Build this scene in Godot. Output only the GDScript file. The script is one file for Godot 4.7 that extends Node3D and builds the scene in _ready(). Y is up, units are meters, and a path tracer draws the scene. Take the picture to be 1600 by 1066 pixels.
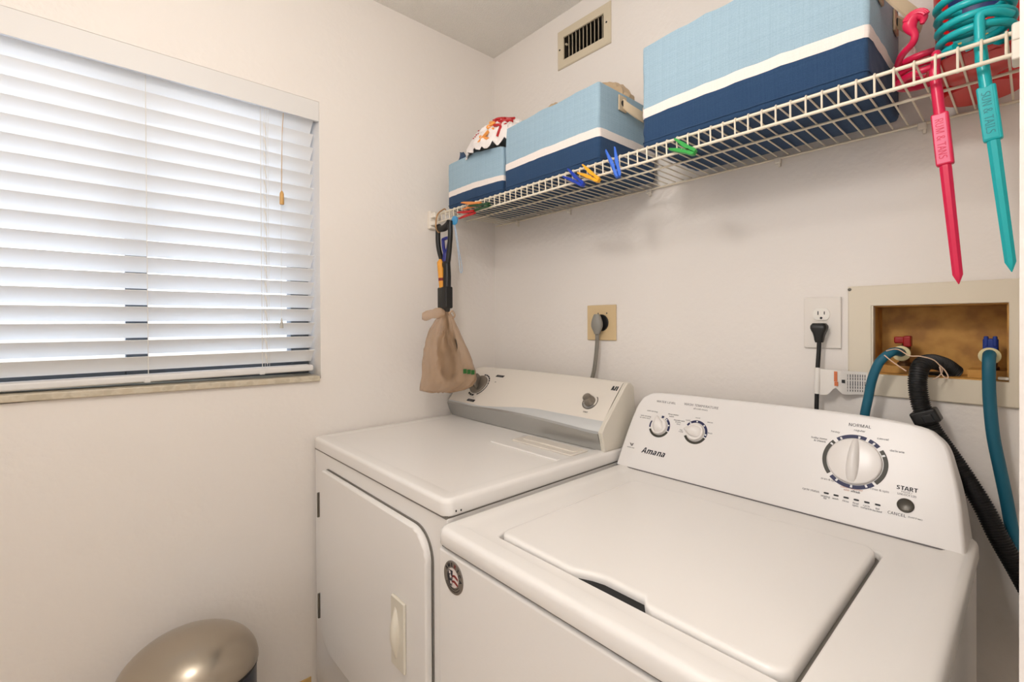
extends Node3D

# ---------------------------------------------------------------- geometry
class Geo:
	var v := PackedVector3Array()
	var xf := Transform3D.IDENTITY

	func t(a: Vector3, b: Vector3, c: Vector3) -> void:
		v.append(xf * a); v.append(xf * b); v.append(xf * c)

	func q(a: Vector3, b: Vector3, c: Vector3, d: Vector3) -> void:
		t(a, b, c); t(a, c, d)

	func fix(start: int) -> void:   # make a closed piece face outward
		var o := Vector3.ZERO
		for i in range(start, v.size()):
			o += v[i]
		o /= maxf(1.0, v.size() - start)
		var vol := 0.0
		for i in range(start, v.size(), 3):
			vol += (v[i] - o).dot((v[i + 1] - o).cross(v[i + 2] - o))
		if vol < 0.0:
			for i in range(start, v.size(), 3):
				var k := v[i + 1]
				v[i + 1] = v[i + 2]; v[i + 2] = k

	func box(a: Vector3, b: Vector3) -> Geo:   # plain box between two corners
		return rbox((a + b) / 2.0, (b - a).abs(), 0.0, 0)

	func rbox(c: Vector3, s: Vector3, r: float, n := 2) -> Geo:
		var start := v.size()
		var h := s / 2.0
		var us: Array[Vector2] = []
		if n == 0 or r <= 0.0:
			us = [Vector2(-1, 0), Vector2(1, 0)]
			r = 0.0
		else:
			for i in n + 1: us.append(Vector2(-1, -tan(PI / 4 * (1.0 - float(i) / n))))
			for i in n + 1: us.append(Vector2(1, tan(PI / 4 * float(i) / n)))
		for f in 6:
			var ax := f / 2
			var sg := 1.0 if f % 2 == 0 else -1.0
			var g := []
			for a in us:
				var row := []
				for b in us:
					var d := Vector3.ZERO
					d[ax] = sg; d[(ax + 1) % 3] = a.y; d[(ax + 2) % 3] = b.y
					var p := Vector3.ZERO
					p[ax] = sg * (h[ax] - r)
					p[(ax + 1) % 3] = a.x * (h[(ax + 1) % 3] - r)
					p[(ax + 2) % 3] = b.x * (h[(ax + 2) % 3] - r)
					row.append(c + p + d.normalized() * r)
				g.append(row)
			for i in us.size() - 1:
				for j in us.size() - 1:
					if sg > 0: q(g[i][j], g[i + 1][j], g[i + 1][j + 1], g[i][j + 1])
					else: q(g[i][j], g[i][j + 1], g[i + 1][j + 1], g[i + 1][j])
		fix(start)
		return self

	func loft(rows: Array, closed := true, cap0 := true, cap1 := true, flip := false) -> Geo:
		var start := v.size()
		for i in rows.size() - 1:
			var a = rows[i]
			var b = rows[i + 1]
			var n: int = a.size()
			for j in (n if closed else n - 1):
				var k := (j + 1) % n
				if flip: q(a[j], b[j], b[k], a[k])
				else: q(a[j], a[k], b[k], b[j])
		for e in 2:
			if (cap0 if e == 0 else cap1):
				var r = rows[0] if e == 0 else rows[-1]
				var m := Vector3.ZERO
				for p in r: m += p
				m /= r.size()
				for j in r.size():
					var k: int = (j + 1) % r.size()
					if (e == 0) != flip: t(m, r[k], r[j])
					else: t(m, r[j], r[k])
		if cap0 and cap1 and closed: fix(start)
		return self

	func tube(path: Array, rad, seg := 8, closed := false, flat := 1.0) -> Geo:
		var rows := []
		var n := path.size()
		var up := Vector3.UP
		var d0: Vector3 = (path[1] - path[0]).normalized()
		if absf(d0.dot(up)) > 0.9: up = Vector3.RIGHT
		var nn := (up - d0 * up.dot(d0)).normalized()
		for i in n:
			var a: Vector3 = path[(i - 1 + n) % n] if (closed or i > 0) else path[0]
			var b: Vector3 = path[(i + 1) % n] if (closed or i < n - 1) else path[n - 1]
			var d := (b - a).normalized()
			nn = (nn - d * nn.dot(d)).normalized()
			var bb := d.cross(nn)
			var r: float = rad[i] if rad is Array or rad is PackedFloat32Array else rad
			var row := []
			for k in seg:
				var an := TAU * k / seg
				row.append(path[i] + nn * cos(an) * r + bb * sin(an) * r * flat)
			rows.append(row)
		if closed:
			var start := v.size()
			rows.append(rows[0])
			loft(rows, true, false, false)
			fix(start)
		else:
			loft(rows)
		return self

	func lathe(prof: Array, seg := 32) -> Geo:   # profile of (radius, height) round the y axis
		var rows := []
		for p in prof:
			var row := []
			for k in seg:
				var an := TAU * k / seg
				row.append(Vector3(p.x * cos(an), p.y, -p.x * sin(an)))
			rows.append(row)
		return loft(rows)

	func prism(poly: PackedVector2Array, z0: float, z1: float, bev := 0.0) -> Geo:   # polygon in xy, drawn out along z
		var start := v.size()
		if Geometry2D.is_polygon_clockwise(poly): poly = poly.duplicate(); poly.reverse()
		var inner := poly
		if bev > 0.0:
			inner = PackedVector2Array()
			var n := poly.size()
			for i in n:
				var e0 := (poly[i] - poly[(i - 1 + n) % n]).normalized()
				var e1 := (poly[(i + 1) % n] - poly[i]).normalized()
				var m := (Vector2(-e0.y, e0.x) + Vector2(-e1.y, e1.x))
				inner.append(poly[i] + m / maxf(0.3, m.length_squared()) * 2.0 * bev)
		var tri := Geometry2D.triangulate_polygon(inner)
		for i in range(0, tri.size(), 3):
			var a := inner[tri[i]]
			var b := inner[tri[i + 1]]
			var c := inner[tri[i + 2]]
			if (b - a).cross(c - a) < 0: var k := b; b = c; c = k
			t(Vector3(a.x, a.y, z1), Vector3(b.x, b.y, z1), Vector3(c.x, c.y, z1))
			t(Vector3(a.x, a.y, z0), Vector3(c.x, c.y, z0), Vector3(b.x, b.y, z0))
		var rows := []
		var lv := [[inner, z0], [poly, z0 + bev], [poly, z1 - bev], [inner, z1]] if bev > 0.0 else [[poly, z0], [poly, z1]]
		for l in lv:
			var row := []
			for p in l[0]: row.append(Vector3(p.x, p.y, l[1]))
			rows.append(row)
		loft(rows, true, false, false)
		fix(start)
		return self

	func mesh(off := Vector3.ZERO, crease := 40.0) -> ArrayMesh:
		var n := v.size()
		var fn := PackedVector3Array(); fn.resize(n / 3)
		var at := {}
		for i in range(0, n, 3):
			var f := (v[i + 1] - v[i]).cross(v[i + 2] - v[i])
			fn[i / 3] = f
			for k in 3:
				var key := Vector3i((v[i + k] * 50000.0).round())
				if at.has(key): at[key].append(i / 3)
				else: at[key] = [i / 3]
		var V := PackedVector3Array(); V.resize(n)
		var N := PackedVector3Array(); N.resize(n)
		var cc := cos(deg_to_rad(crease))
		for i in range(0, n, 3):
			var f := fn[i / 3]
			var u := f.normalized()
			for k in 3:
				var s := Vector3.ZERO
				for m in at[Vector3i((v[i + k] * 50000.0).round())]:
					if fn[m].normalized().dot(u) >= cc: s += fn[m]
				var j: int = i + (0 if k == 0 else 3 - k)
				V[j] = v[i + k] - off
				N[j] = s.normalized() if s.length_squared() > 0.0 else Vector3.UP
		var arr := []
		arr.resize(Mesh.ARRAY_MAX)
		arr[Mesh.ARRAY_VERTEX] = V
		arr[Mesh.ARRAY_NORMAL] = N
		var am := ArrayMesh.new()
		am.add_surface_from_arrays(Mesh.PRIMITIVE_TRIANGLES, arr)
		return am

# ---------------------------------------------------------------- naming
var used := {}
var M := {}
var font_plain: Font
var font_bold: Font
var font_slant: Font

func numbered(called: String) -> String:
	var n: int = used.get(called, 0)
	used[called] = n + 1
	return called if n == 0 else "%s_%03d" % [called, n]

func thing(called: String, label: String, category: String, where := Vector3.ZERO, group := "") -> Node3D:
	var o := Node3D.new()
	o.name = numbered(called)
	add_child(o)
	o.position = where
	tag(o, label, category, group)
	return o

func tag(o: Node, label: String, category: String, group := "") -> Node:
	o.set_meta("label", label)
	o.set_meta("category", category)
	if group: o.set_meta("group", group)
	return o

func origin_of(n: Node) -> Vector3:
	var p := Vector3.ZERO
	while n != self and n is Node3D:
		p += n.position
		n = n.get_parent()
	return p

func part(called: String, g: Geo, m: Material, parent: Node = null, label := "", crease := 40.0) -> MeshInstance3D:
	if parent == null: parent = self
	var o := MeshInstance3D.new()
	o.name = numbered(called) if parent == self else called
	o.mesh = g.mesh(origin_of(parent), crease)
	o.mesh.surface_set_material(0, m)
	o.cast_shadow = GeometryInstance3D.SHADOW_CASTING_SETTING_ON
	parent.add_child(o, true)
	if label: o.set_meta("label", label)
	return o

func struct(called: String, g: Geo, m: Material) -> MeshInstance3D:
	var o := part(called, g, m, self)
	o.set_meta("kind", "structure")
	return o

func share(called: String, src: MeshInstance3D, parent: Node, move: Vector3) -> MeshInstance3D:
	var o := MeshInstance3D.new()
	o.name = called
	o.mesh = src.mesh
	parent.add_child(o, true)
	o.position = src.position + move
	return o

func words(txt: String, parent: Node, m: Material, place: Transform3D, cap: float, wide := 0.0, f: Font = null, deep := 0.0005) -> MeshInstance3D:
	var tm := TextMesh.new()
	tm.text = txt
	tm.font = f if f else font_plain
	tm.font_size = 24
	tm.pixel_size = 0.01
	tm.curve_step = 3.0
	tm.depth = 0.02
	tm.material = m
	var bb := tm.get_aabb()
	var o := MeshInstance3D.new()
	o.name = "lettering"
	o.mesh = tm
	parent.add_child(o, true)
	var sy := cap / (24 * 0.01 * 0.714)
	var sx := wide / bb.size.x if wide > 0.0 else sy
	o.transform = Transform3D(Basis.IDENTITY, -origin_of(parent)) * place * Transform3D(Basis.from_scale(Vector3(sx, sy, deep / 0.02)), Vector3(0, -0.357 * 0.24 * 0.0, 0))
	return o

# ---------------------------------------------------------------- materials
func mat(called: String, c: Color, rough := 0.5, metal := 0.0) -> StandardMaterial3D:
	var m := StandardMaterial3D.new()
	m.resource_name = called
	m.albedo_color = c
	m.roughness = rough
	m.metallic = metal
	M[called] = m
	return m

func noise_tex(freq: float, seed_: int, ramp: Array = [], bump := 0.0, size := 512, octaves := 4) -> NoiseTexture2D:
	var t := NoiseTexture2D.new()
	var n := FastNoiseLite.new()
	n.seed = seed_
	n.frequency = freq
	n.fractal_octaves = octaves
	t.noise = n
	t.width = size; t.height = size
	t.seamless = true
	if bump > 0.0:
		t.as_normal_map = true
		t.bump_strength = bump
	if ramp:
		var g := Gradient.new()
		g.offsets = PackedFloat32Array(ramp.map(func(r): return r[0]))
		g.colors = PackedColorArray(ramp.map(func(r): return r[1]))
		t.color_ramp = g
	return t

func tri_map(m: StandardMaterial3D, per_metre: float) -> void:
	m.uv1_triplanar = true
	m.uv1_scale = Vector3.ONE * per_metre

func weave(c: Color, vary: float, seed_: int) -> ImageTexture:
	var rng := RandomNumberGenerator.new()
	rng.seed = seed_
	var im := Image.create(192, 192, false, Image.FORMAT_RGB8)
	var hx := []
	var hy := []
	for i in 192:
		hx.append(rng.randf_range(-1, 1)); hy.append(rng.randf_range(-1, 1))
	for y in 192:
		for x in 192:
			var over := (x + y) % 2 == 0
			var k: float = (hx[x] if over else hy[y]) * vary * 0.8 + rng.randf_range(-1, 1) * vary * 1.1 + (0.25 if over else -0.25) * vary
			im.set_pixel(x, y, Color(clampf(c.r + k, 0, 1), clampf(c.g + k, 0, 1), clampf(c.b + k * 0.9, 0, 1)))
	return ImageTexture.create_from_image(im)

func materials() -> void:
	var f0 := SystemFont.new(); f0.font_names = PackedStringArray(["Droid Sans"]); font_plain = f0
	var f1 := SystemFont.new(); f1.font_names = PackedStringArray(["Droid Sans"]); f1.font_weight = 700; font_bold = f1
	var fv := FontVariation.new(); fv.base_font = f1; fv.variation_transform = Transform2D(Vector2(1, 0), Vector2(0.28, 1), Vector2.ZERO); font_slant = fv
	var m := mat("wall_paint", Color(0.912, 0.887, 0.858), 0.62)
	m.normal_enabled = true; m.normal_texture = noise_tex(0.035, 3, [], 2.0); m.normal_scale = 0.35; tri_map(m, 2.2)
	m = mat("ceiling_paint", Color(0.95, 0.935, 0.905), 0.9)
	m.normal_enabled = true; m.normal_texture = noise_tex(0.12, 5, [], 6.0); m.normal_scale = 0.9; tri_map(m, 3.5)
	m = mat("floor_tile", Color(0.90, 0.81, 0.66), 0.45)
	m.albedo_texture = noise_tex(0.012, 9, [[0.2, Color(0.86, 0.82, 0.76)], [0.8, Color(1, 1, 1)]]); tri_map(m, 1.5)
	mat("base_vinyl", Color(0.80, 0.66, 0.42), 0.5)
	mat("blind_white", Color(0.93, 0.93, 0.925), 0.45)
	M.blind_white.backlight = Color(0.06, 0.06, 0.06)
	mat("valance_white", Color(0.875, 0.865, 0.85), 0.45)
	mat("cord_white", Color(0.9, 0.88, 0.84), 0.8)
	mat("tassel_tan", Color(0.80, 0.62, 0.36), 0.5)
	mat("tassel_grey", Color(0.74, 0.72, 0.68), 0.5)
	m = mat("sill_marble", Color(0.80, 0.76, 0.68), 0.35)
	m.albedo_texture = noise_tex(0.02, 21, [[0.3, Color(0.92, 0.91, 0.89)], [0.5, Color(1, 1, 1)], [0.8, Color(0.96, 0.94, 0.91)]]); tri_map(m, 2.0)
	mat("window_frame_grey", Color(0.30, 0.32, 0.34), 0.5, 0.3)
	m = mat("window_glass", Color(0.95, 0.98, 1.0, 0.06), 0.0)
	m.transparency = BaseMaterial3D.TRANSPARENCY_ALPHA
	mat("paving", Color(0.79, 0.79, 0.79), 0.9)
	m = mat("enamel", Color(0.915, 0.900, 0.880), 0.24)
	m = mat("enamel_front", Color(0.915, 0.900, 0.880), 0.3)
	m.normal_enabled = true; m.normal_texture = noise_tex(0.06, 31, [], 2.0); m.normal_scale = 0.08; tri_map(m, 3.0)
	mat("console_white", Color(0.90, 0.885, 0.87), 0.32)
	mat("panel_cream", Color(0.875, 0.845, 0.80), 0.35)
	mat("end_cap", Color(0.845, 0.82, 0.765), 0.4)
	mat("handle_cream", Color(0.86, 0.835, 0.775), 0.32)
	m = mat("silver_trim", Color(0.70, 0.70, 0.69), 0.32, 0.75)
	mat("silver_lit", Color(0.82, 0.83, 0.83), 0.35, 0.3)  # paler silver, the ceiling's reflection on the fillet put into its colour
	mat("chrome", Color(0.78, 0.78, 0.78), 0.15, 1.0)
	mat("knob_pewter", Color(0.55, 0.52, 0.48), 0.38, 0.7)
	mat("knob_white", Color(0.90, 0.88, 0.86), 0.28)
	mat("seam_shade", Color(0.48, 0.46, 0.43), 0.8)  # mid grey that puts the shade of narrow gaps into the colour
	mat("gap_dark", Color(0.10, 0.10, 0.10), 0.8)
	mat("print_grey", Color(0.27, 0.26, 0.28), 0.6)
	mat("print_light", Color(0.44, 0.42, 0.42), 0.6)
	mat("print_dark", Color(0.10, 0.11, 0.13), 0.6)
	mat("print_orange", Color(0.74, 0.50, 0.38), 0.6)
	mat("print_white", Color(0.92, 0.92, 0.92), 0.6)
	mat("ring_blue", Color(0.085, 0.11, 0.29), 0.5)
	mat("ring_olive", Color(0.22, 0.21, 0.17), 0.5)
	mat("button_bronze", Color(0.24, 0.22, 0.18), 0.3, 0.3)
	mat("badge_silver", Color(0.52, 0.49, 0.46), 0.4, 0.5)
	mat("badge_red", Color(0.48, 0.10, 0.08), 0.5)
	mat("badge_white", Color(0.86, 0.82, 0.80), 0.5)
	mat("badge_navy", Color(0.06, 0.06, 0.12), 0.5)
	mat("hinge_grey", Color(0.42, 0.40, 0.36), 0.5, 0.5)
	mat("vent_beige", Color(0.83, 0.78, 0.68), 0.5)
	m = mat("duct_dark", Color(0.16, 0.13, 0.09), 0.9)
	mat("plate_almond", Color(0.83, 0.73, 0.56), 0.4)
	mat("plate_white", Color(0.90, 0.875, 0.84), 0.35)
	mat("receptacle", Color(0.93, 0.915, 0.88), 0.3)
	mat("rubber_black", Color(0.045, 0.045, 0.045), 0.5)
	mat("plug_black", Color(0.06, 0.06, 0.06), 0.45)
	mat("plug_grey", Color(0.55, 0.54, 0.51), 0.5)
	mat("cord_grey", Color(0.50, 0.48, 0.44), 0.5)
	mat("tag_white", Color(0.90, 0.88, 0.85), 0.4)
	mat("tag_orange", Color(0.80, 0.44, 0.26), 0.5)
	mat("box_face", Color(0.86, 0.82, 0.74), 0.42)
	m = mat("box_amber", Color(0.80, 0.60, 0.30), 0.55)
	m.albedo_texture = noise_tex(0.008, 41, [[0.2, Color(0.84, 0.80, 0.78)], [0.5, Color(0.94, 0.92, 0.88)], [0.8, Color(1, 1, 0.98)]]); tri_map(m, 4.0)
	mat("valve_red", Color(0.60, 0.06, 0.07), 0.4)
	mat("valve_blue", Color(0.05, 0.20, 0.55), 0.4)
	mat("brass", Color(0.45, 0.33, 0.22), 0.45, 0.7)
	mat("ring_cream", Color(0.85, 0.80, 0.62), 0.5)
	m = mat("hose_teal", Color(0.05, 0.36, 0.45), 0.55)
	mat("string_white", Color(0.86, 0.74, 0.64), 0.9)
	mat("wire_white", Color(0.90, 0.86, 0.78), 0.35)
	mat("bracket_white", Color(0.91, 0.88, 0.83), 0.4)
	mat("hook_tan", Color(0.66, 0.50, 0.32), 0.6)
	for k in [["cloth_sky", Color(0.60, 0.705, 0.765), 0.035, 51], ["cloth_navy", Color(0.135, 0.255, 0.39), 0.030, 52], ["cloth_white", Color(0.93, 0.89, 0.86), 0.02, 53], ["cloth_khaki", Color(0.72, 0.63, 0.51), 0.03, 54]]:
		m = mat(k[0], Color.WHITE, 0.95)
		m.albedo_texture = weave(k[1], k[2], k[3]); tri_map(m, 9.0)
		m.rim_enabled = true; m.rim = 0.15
	m = mat("strap_cream", Color(0.82, 0.74, 0.62), 0.85)
	mat("pin_blue", Color(0.05, 0.22, 0.66), 0.4)
	mat("pin_sky", Color(0.10, 0.38, 0.82), 0.4)
	mat("pin_yellow", Color(0.92, 0.66, 0.12), 0.4)
	mat("pin_green", Color(0.16, 0.60, 0.24), 0.4)
	mat("pin_dark_green", Color(0.05, 0.26, 0.10), 0.4)
	mat("pin_red", Color(0.72, 0.04, 0.06), 0.4)
	mat("pin_orange", Color(0.90, 0.56, 0.28), 0.5)
	mat("spring_steel", Color(0.7, 0.68, 0.62), 0.3, 0.9)
	mat("clip_sky", Color(0.28, 0.60, 0.80), 0.4)
	m = mat("strap_sky", Color(0.66, 0.76, 0.86), 0.4)
	mat("tool_black", Color(0.05, 0.05, 0.045), 0.45)
	mat("tool_sleeve", Color(0.15, 0.15, 0.13), 0.5)
	mat("tool_steel", Color(0.24, 0.23, 0.22), 0.45, 0.4)
	mat("tool_yellow", Color(0.90, 0.62, 0.20), 0.45)
	mat("tool_blue", Color(0.09, 0.12, 0.48), 0.4)
	m = mat("bag_brown", Color(0.72, 0.585, 0.45, 0.52), 0.5)
	m.transparency = BaseMaterial3D.TRANSPARENCY_ALPHA
	m.backlight = Color(0.5, 0.38, 0.27)
	m.cull_mode = BaseMaterial3D.CULL_DISABLED
	mat("bag_green", Color(0.10, 0.36, 0.10), 0.5)
	m = mat("bag_white", Color(0.92, 0.89, 0.87), 0.4)
	m.backlight = Color(0.3, 0.3, 0.3)
	m.cull_mode = BaseMaterial3D.CULL_DISABLED
	mat("bag_red", Color(0.70, 0.08, 0.10), 0.4)
	mat("bag_orange", Color(0.93, 0.62, 0.30), 0.4)
	mat("pink_plastic", Color(0.83, 0.09, 0.29), 0.35)
	mat("teal_plastic", Color(0.05, 0.68, 0.70), 0.32)
	mat("teal_dark", Color(0.04, 0.50, 0.53), 0.4)
	mat("pink_label", Color(0.88, 0.40, 0.53), 0.4)
	m = mat("red_plastic", Color(0.80, 0.07, 0.07), 0.3)
	mat("label_navy", Color(0.09, 0.17, 0.40), 0.4)
	mat("label_teal", Color(0.15, 0.62, 0.64), 0.4)
	mat("label_gold", Color(0.86, 0.72, 0.36), 0.4)
	m = mat("brushed_steel", Color(0.70, 0.66, 0.60), 0.30, 0.95)
	m.roughness_texture = noise_tex(0.02, 61, [[0.2, Color(0.92, 0.92, 0.92)], [0.8, Color(1, 1, 1)]]); tri_map(m, 3.0)
	mat("can_blue", Color(0.05, 0.09, 0.17), 0.3)
	m = mat("lamp_glass", Color(0.95, 0.9, 0.82), 0.4)
	m.emission_enabled = true; m.emission = Color(1.0, 0.86, 0.66); m.emission_energy_multiplier = 3.0

# ---------------------------------------------------------------- helpers for shapes
func curve(pts: Array, step := 6, closed := false) -> Array:   # Catmull-Rom through points
	var out := []
	var n := pts.size()
	for i in (n if closed else n - 1):
		var p0 = pts[(i - 1 + n) % n] if closed or i > 0 else pts[0]
		var p1 = pts[i]
		var p2 = pts[(i + 1) % n]
		var p3 = pts[(i + 2) % n] if closed or i < n - 2 else pts[n - 1]
		for k in step:
			var t := float(k) / step
			out.append(0.5 * ((2.0 * p1) + (p2 - p0) * t + (2.0 * p0 - 5.0 * p1 + 4.0 * p2 - p3) * t * t + (3.0 * p1 - p0 - 3.0 * p2 + p3) * t * t * t))
	if not closed: out.append(pts[n - 1])
	return out

func round_rect(x0: float, y0: float, x1: float, y1: float, r, n := 6) -> PackedVector2Array:
	var rr: Array = r if r is Array else [r, r, r, r]   # from lower left, counter-clockwise
	var out := PackedVector2Array()
	var cs := [Vector2(x0, y0), Vector2(x1, y0), Vector2(x1, y1), Vector2(x0, y1)]
	var ins := [Vector2(1, 1), Vector2(-1, 1), Vector2(-1, -1), Vector2(1, -1)]
	for i in 4:
		for k in n + 1:
			var a := PI + PI / 2 * i + PI / 2 * k / n
			out.append(cs[i] + ins[i] * rr[i] + Vector2(cos(a), sin(a)) * rr[i])
	return out

func ring_piece(r0: float, r1: float, a0: float, a1: float, z0: float, z1: float, xf: Transform3D, n := 16) -> Geo:
	var g := Geo.new()
	g.xf = xf
	var poly := PackedVector2Array()
	for i in n + 1: var a := deg_to_rad(lerpf(a0, a1, float(i) / n)); poly.append(Vector2(cos(a), sin(a)) * r1)
	for i in n + 1: var a := deg_to_rad(lerpf(a1, a0, float(i) / n)); poly.append(Vector2(cos(a), sin(a)) * r0)
	g.prism(poly, z0, z1)
	return g

func sheet_cells(us: Array, vs: Array, holes: Array, f: Callable) -> Geo:   # a thick wall with openings; f(u, v, depth 0..1) -> point
	var g := Geo.new()
	var solid := func(i, j):
		if i < 0 or j < 0 or i >= us.size() - 1 or j >= vs.size() - 1: return false
		var c := Vector2((us[i] + us[i + 1]) / 2.0, (vs[j] + vs[j + 1]) / 2.0)
		for h in holes:
			if h.has_point(c): return false
		return true
	for i in us.size() - 1:
		for j in vs.size() - 1:
			if not solid.call(i, j): continue
			var u0: float = us[i]
			var u1: float = us[i + 1]
			var v0: float = vs[j]
			var v1: float = vs[j + 1]
			g.q(f.call(u0, v0, 0.0), f.call(u1, v0, 0.0), f.call(u1, v1, 0.0), f.call(u0, v1, 0.0))
			g.q(f.call(u0, v0, 1.0), f.call(u0, v1, 1.0), f.call(u1, v1, 1.0), f.call(u1, v0, 1.0))
			if not solid.call(i - 1, j): g.q(f.call(u0, v0, 1.0), f.call(u0, v0, 0.0), f.call(u0, v1, 0.0), f.call(u0, v1, 1.0))
			if not solid.call(i + 1, j): g.q(f.call(u1, v0, 0.0), f.call(u1, v0, 1.0), f.call(u1, v1, 1.0), f.call(u1, v1, 0.0))
			if not solid.call(i, j - 1): g.q(f.call(u0, v0, 1.0), f.call(u1, v0, 1.0), f.call(u1, v0, 0.0), f.call(u0, v0, 0.0))
			if not solid.call(i, j + 1): g.q(f.call(u0, v1, 0.0), f.call(u1, v1, 0.0), f.call(u1, v1, 1.0), f.call(u0, v1, 1.0))
	g.fix(0)
	return g

const CEIL := 2.3801
const DECK := 1.692        # shelf deck height

func _ready() -> void:
	# ---- camera
	var cam := Camera3D.new()
	cam.name = "camera"
	add_child(cam)
	var ya := deg_to_rad(47.9864)
	var pi_ := deg_to_rad(-0.2947)
	var ro := deg_to_rad(-0.2682)
	var fw := Vector3(-sin(ya) * cos(pi_), sin(pi_), -cos(ya) * cos(pi_))
	var rt := Vector3(cos(ya), 0, -sin(ya))
	var up := rt.cross(fw)
	var rt2 := rt * cos(ro) + up * sin(ro)
	var up2 := up * cos(ro) - rt * sin(ro)
	cam.transform = Transform3D(Basis(rt2, up2, -fw), Vector3(1.4798, 1.3014, 1.2402))
	cam.projection = Camera3D.PROJECTION_FRUSTUM
	cam.near = 0.05
	cam.far = 200.0
	cam.size = 0.05 * 1066.0 / 737.16
	cam.frustum_offset = Vector2(0, -0.05 * 24.43 / 737.16)
	cam.current = true
	# ---- sky, lights, exposure
	var env := Environment.new()
	env.background_mode = Environment.BG_SKY
	var sky := Sky.new()
	var sm := ProceduralSkyMaterial.new()
	sm.sky_top_color = Color(0.82, 0.89, 1.0)
	sm.sky_horizon_color = Color(0.92, 0.96, 1.0)
	sm.ground_horizon_color = Color(0.88, 0.91, 0.94)
	sm.ground_bottom_color = Color(0.80, 0.80, 0.80)
	sm.sky_energy_multiplier = 2.1
	sm.ground_energy_multiplier = 1.6
	sky.sky_material = sm
	env.sky = sky
	env.tonemap_mode = Environment.TONE_MAPPER_LINEAR
	env.tonemap_exposure = 0.835
	env.sdfgi_enabled = true
	env.ssao_enabled = true
	env.ssil_enabled = true
	var we := WorldEnvironment.new()
	we.name = "surroundings"
	we.environment = env
	add_child(we)
	materials()
	unseen_ceiling_lamp(Vector3(1.04, CEIL, 1.22), 0.76, 0.08, "unseen globe pendant light over the laundry room, placed to light walls and ceiling")  # lamp out of view, placed to light the walls and ceiling
	unseen_ceiling_lamp(Vector3(2.15, CEIL, 1.75), 0.38, 0.09, "added globe pendant light by the hall side, fill light for the room")  # added fill lamp, out of view on the hall side
	# ---- setting, large things, small things
	setting()
	window()
	blind()
	dryer()
	washer()
	shelf()
	baskets()
	utility_box()
	outlets()
	vent()
	garden_tools()
	holders()
	clothespins()
	trash_can()

# ---------------------------------------------------------------- lamps out of view
func unseen_ceiling_lamp(p: Vector3, power: float, size: float, label: String) -> void:
	var t := thing("unseen_ceiling_light", label, "ceiling light", p)
	var g := Geo.new(); g.xf = Transform3D(Basis.IDENTITY, p)
	g.lathe([Vector2(0.004, -0.024), Vector2(0.050, -0.020), Vector2(0.056, -0.012), Vector2(0.056, -0.0005)], 32)
	part("lamp_base", g, M.bracket_white, t)
	g = Geo.new(); g.xf = Transform3D(Basis.IDENTITY, p)
	g.lathe([Vector2(0.016, -0.415), Vector2(0.018, -0.405), Vector2(0.006, -0.398), Vector2(0.006, -0.020)], 20)
	part("stem", g, M.bracket_white, t)
	g = Geo.new(); g.xf = Transform3D(Basis.IDENTITY, p)
	var pr := []
	for i in 15:
		var a := -PI / 2 + PI * i / 14.0 * 0.93
		pr.append(Vector2(0.060 * cos(a) + 0.0006, -0.465 + 0.060 * sin(a)))
	g.lathe(pr, 32)
	part("lamp_globe", g, M.lamp_glass, t)
	for k in 2:   # omnis below and above the unseen globe, mostly lighting the ceiling
		var l := OmniLight3D.new()
		l.name = "lamp_glow"
		l.position = Vector3(0, -0.548, 0) if k == 0 else Vector3(0.045, -0.372, 0.0)
		l.light_color = Color(1.0, 0.978, 0.965)
		l.light_energy = power * (0.20 if k == 0 else 0.80)
		l.light_size = size
		l.omni_range = 8.0
		l.omni_attenuation = 2.0
		l.shadow_enabled = true
		t.add_child(l, true)

# ---------------------------------------------------------------- room
const WZ0 := 0.704
const WZ1 := 1.76
const WY0 := 1.133
const WY1 := 1.986

func setting() -> void:
	var back := sheet_cells([-0.16, 0.3815, 0.5535, 1.2452, 1.4494, 2.72], [-0.1, 1.188, 1.3357, 2.2138, 2.2922, 2.5],
		[Rect2(1.2452, 1.188, 0.2042, 0.1477), Rect2(0.3815, 2.2138, 0.172, 0.0784)], func(u, v, d): return Vector3(u, v, -0.12 * d))
	struct("wall_back", back, M.wall_paint)
	var left := sheet_cells([0.0, WZ0, WZ1, 2.62], [-0.1, WY0, WY1, 2.5], [Rect2(WZ0, WY0, WZ1 - WZ0, WY1 - WY0)], func(u, v, d): return Vector3(-0.15 * d, v, u))
	struct("wall_left", left, M.wall_paint)
	struct("wall_right", Geo.new().box(Vector3(1.4735, 0.0, 0.22), Vector3(1.60, CEIL, 0.84)), M.wall_paint)
	var front := sheet_cells([0.0, 1.52, 2.02, 2.72], [-0.1, 0.02, 2.06, 2.5], [Rect2(1.52, 0.02, 0.50, 2.04)], func(u, v, d): return Vector3(u, v, 2.50 + 0.12 * d))
	struct("wall_front", front, M.wall_paint)
	added_glass_door()
	struct("wall_hall", Geo.new().box(Vector3(2.60, -0.1, 0.0), Vector3(2.72, 2.5, 2.50)), M.wall_paint)
	struct("ceiling", Geo.new().box(Vector3(0.0, CEIL, 0.0), Vector3(2.60, 2.5, 2.5)), M.ceiling_paint)
	struct("floor", Geo.new().box(Vector3(0.0, -0.1, 0.0), Vector3(2.60, 0.0, 2.5)), M.floor_tile)
	var g := Geo.new()
	g.rbox(Vector3(0.0022, 0.1132, 1.62), Vector3(0.0044, 0.2264, 1.76), 0.001, 1)
	struct("baseboard_left", g, M.base_vinyl)
	g = Geo.new().box(Vector3(-14.0, -0.35, -10.0), Vector3(-0.15, -0.25, 14.0))
	g.box(Vector3(-0.15, -0.35, 2.62), Vector3(12.0, -0.25, 14.0))
	struct("trim_2", g, M.paving)  # pale outdoor paving beyond the window and the added door

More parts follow.
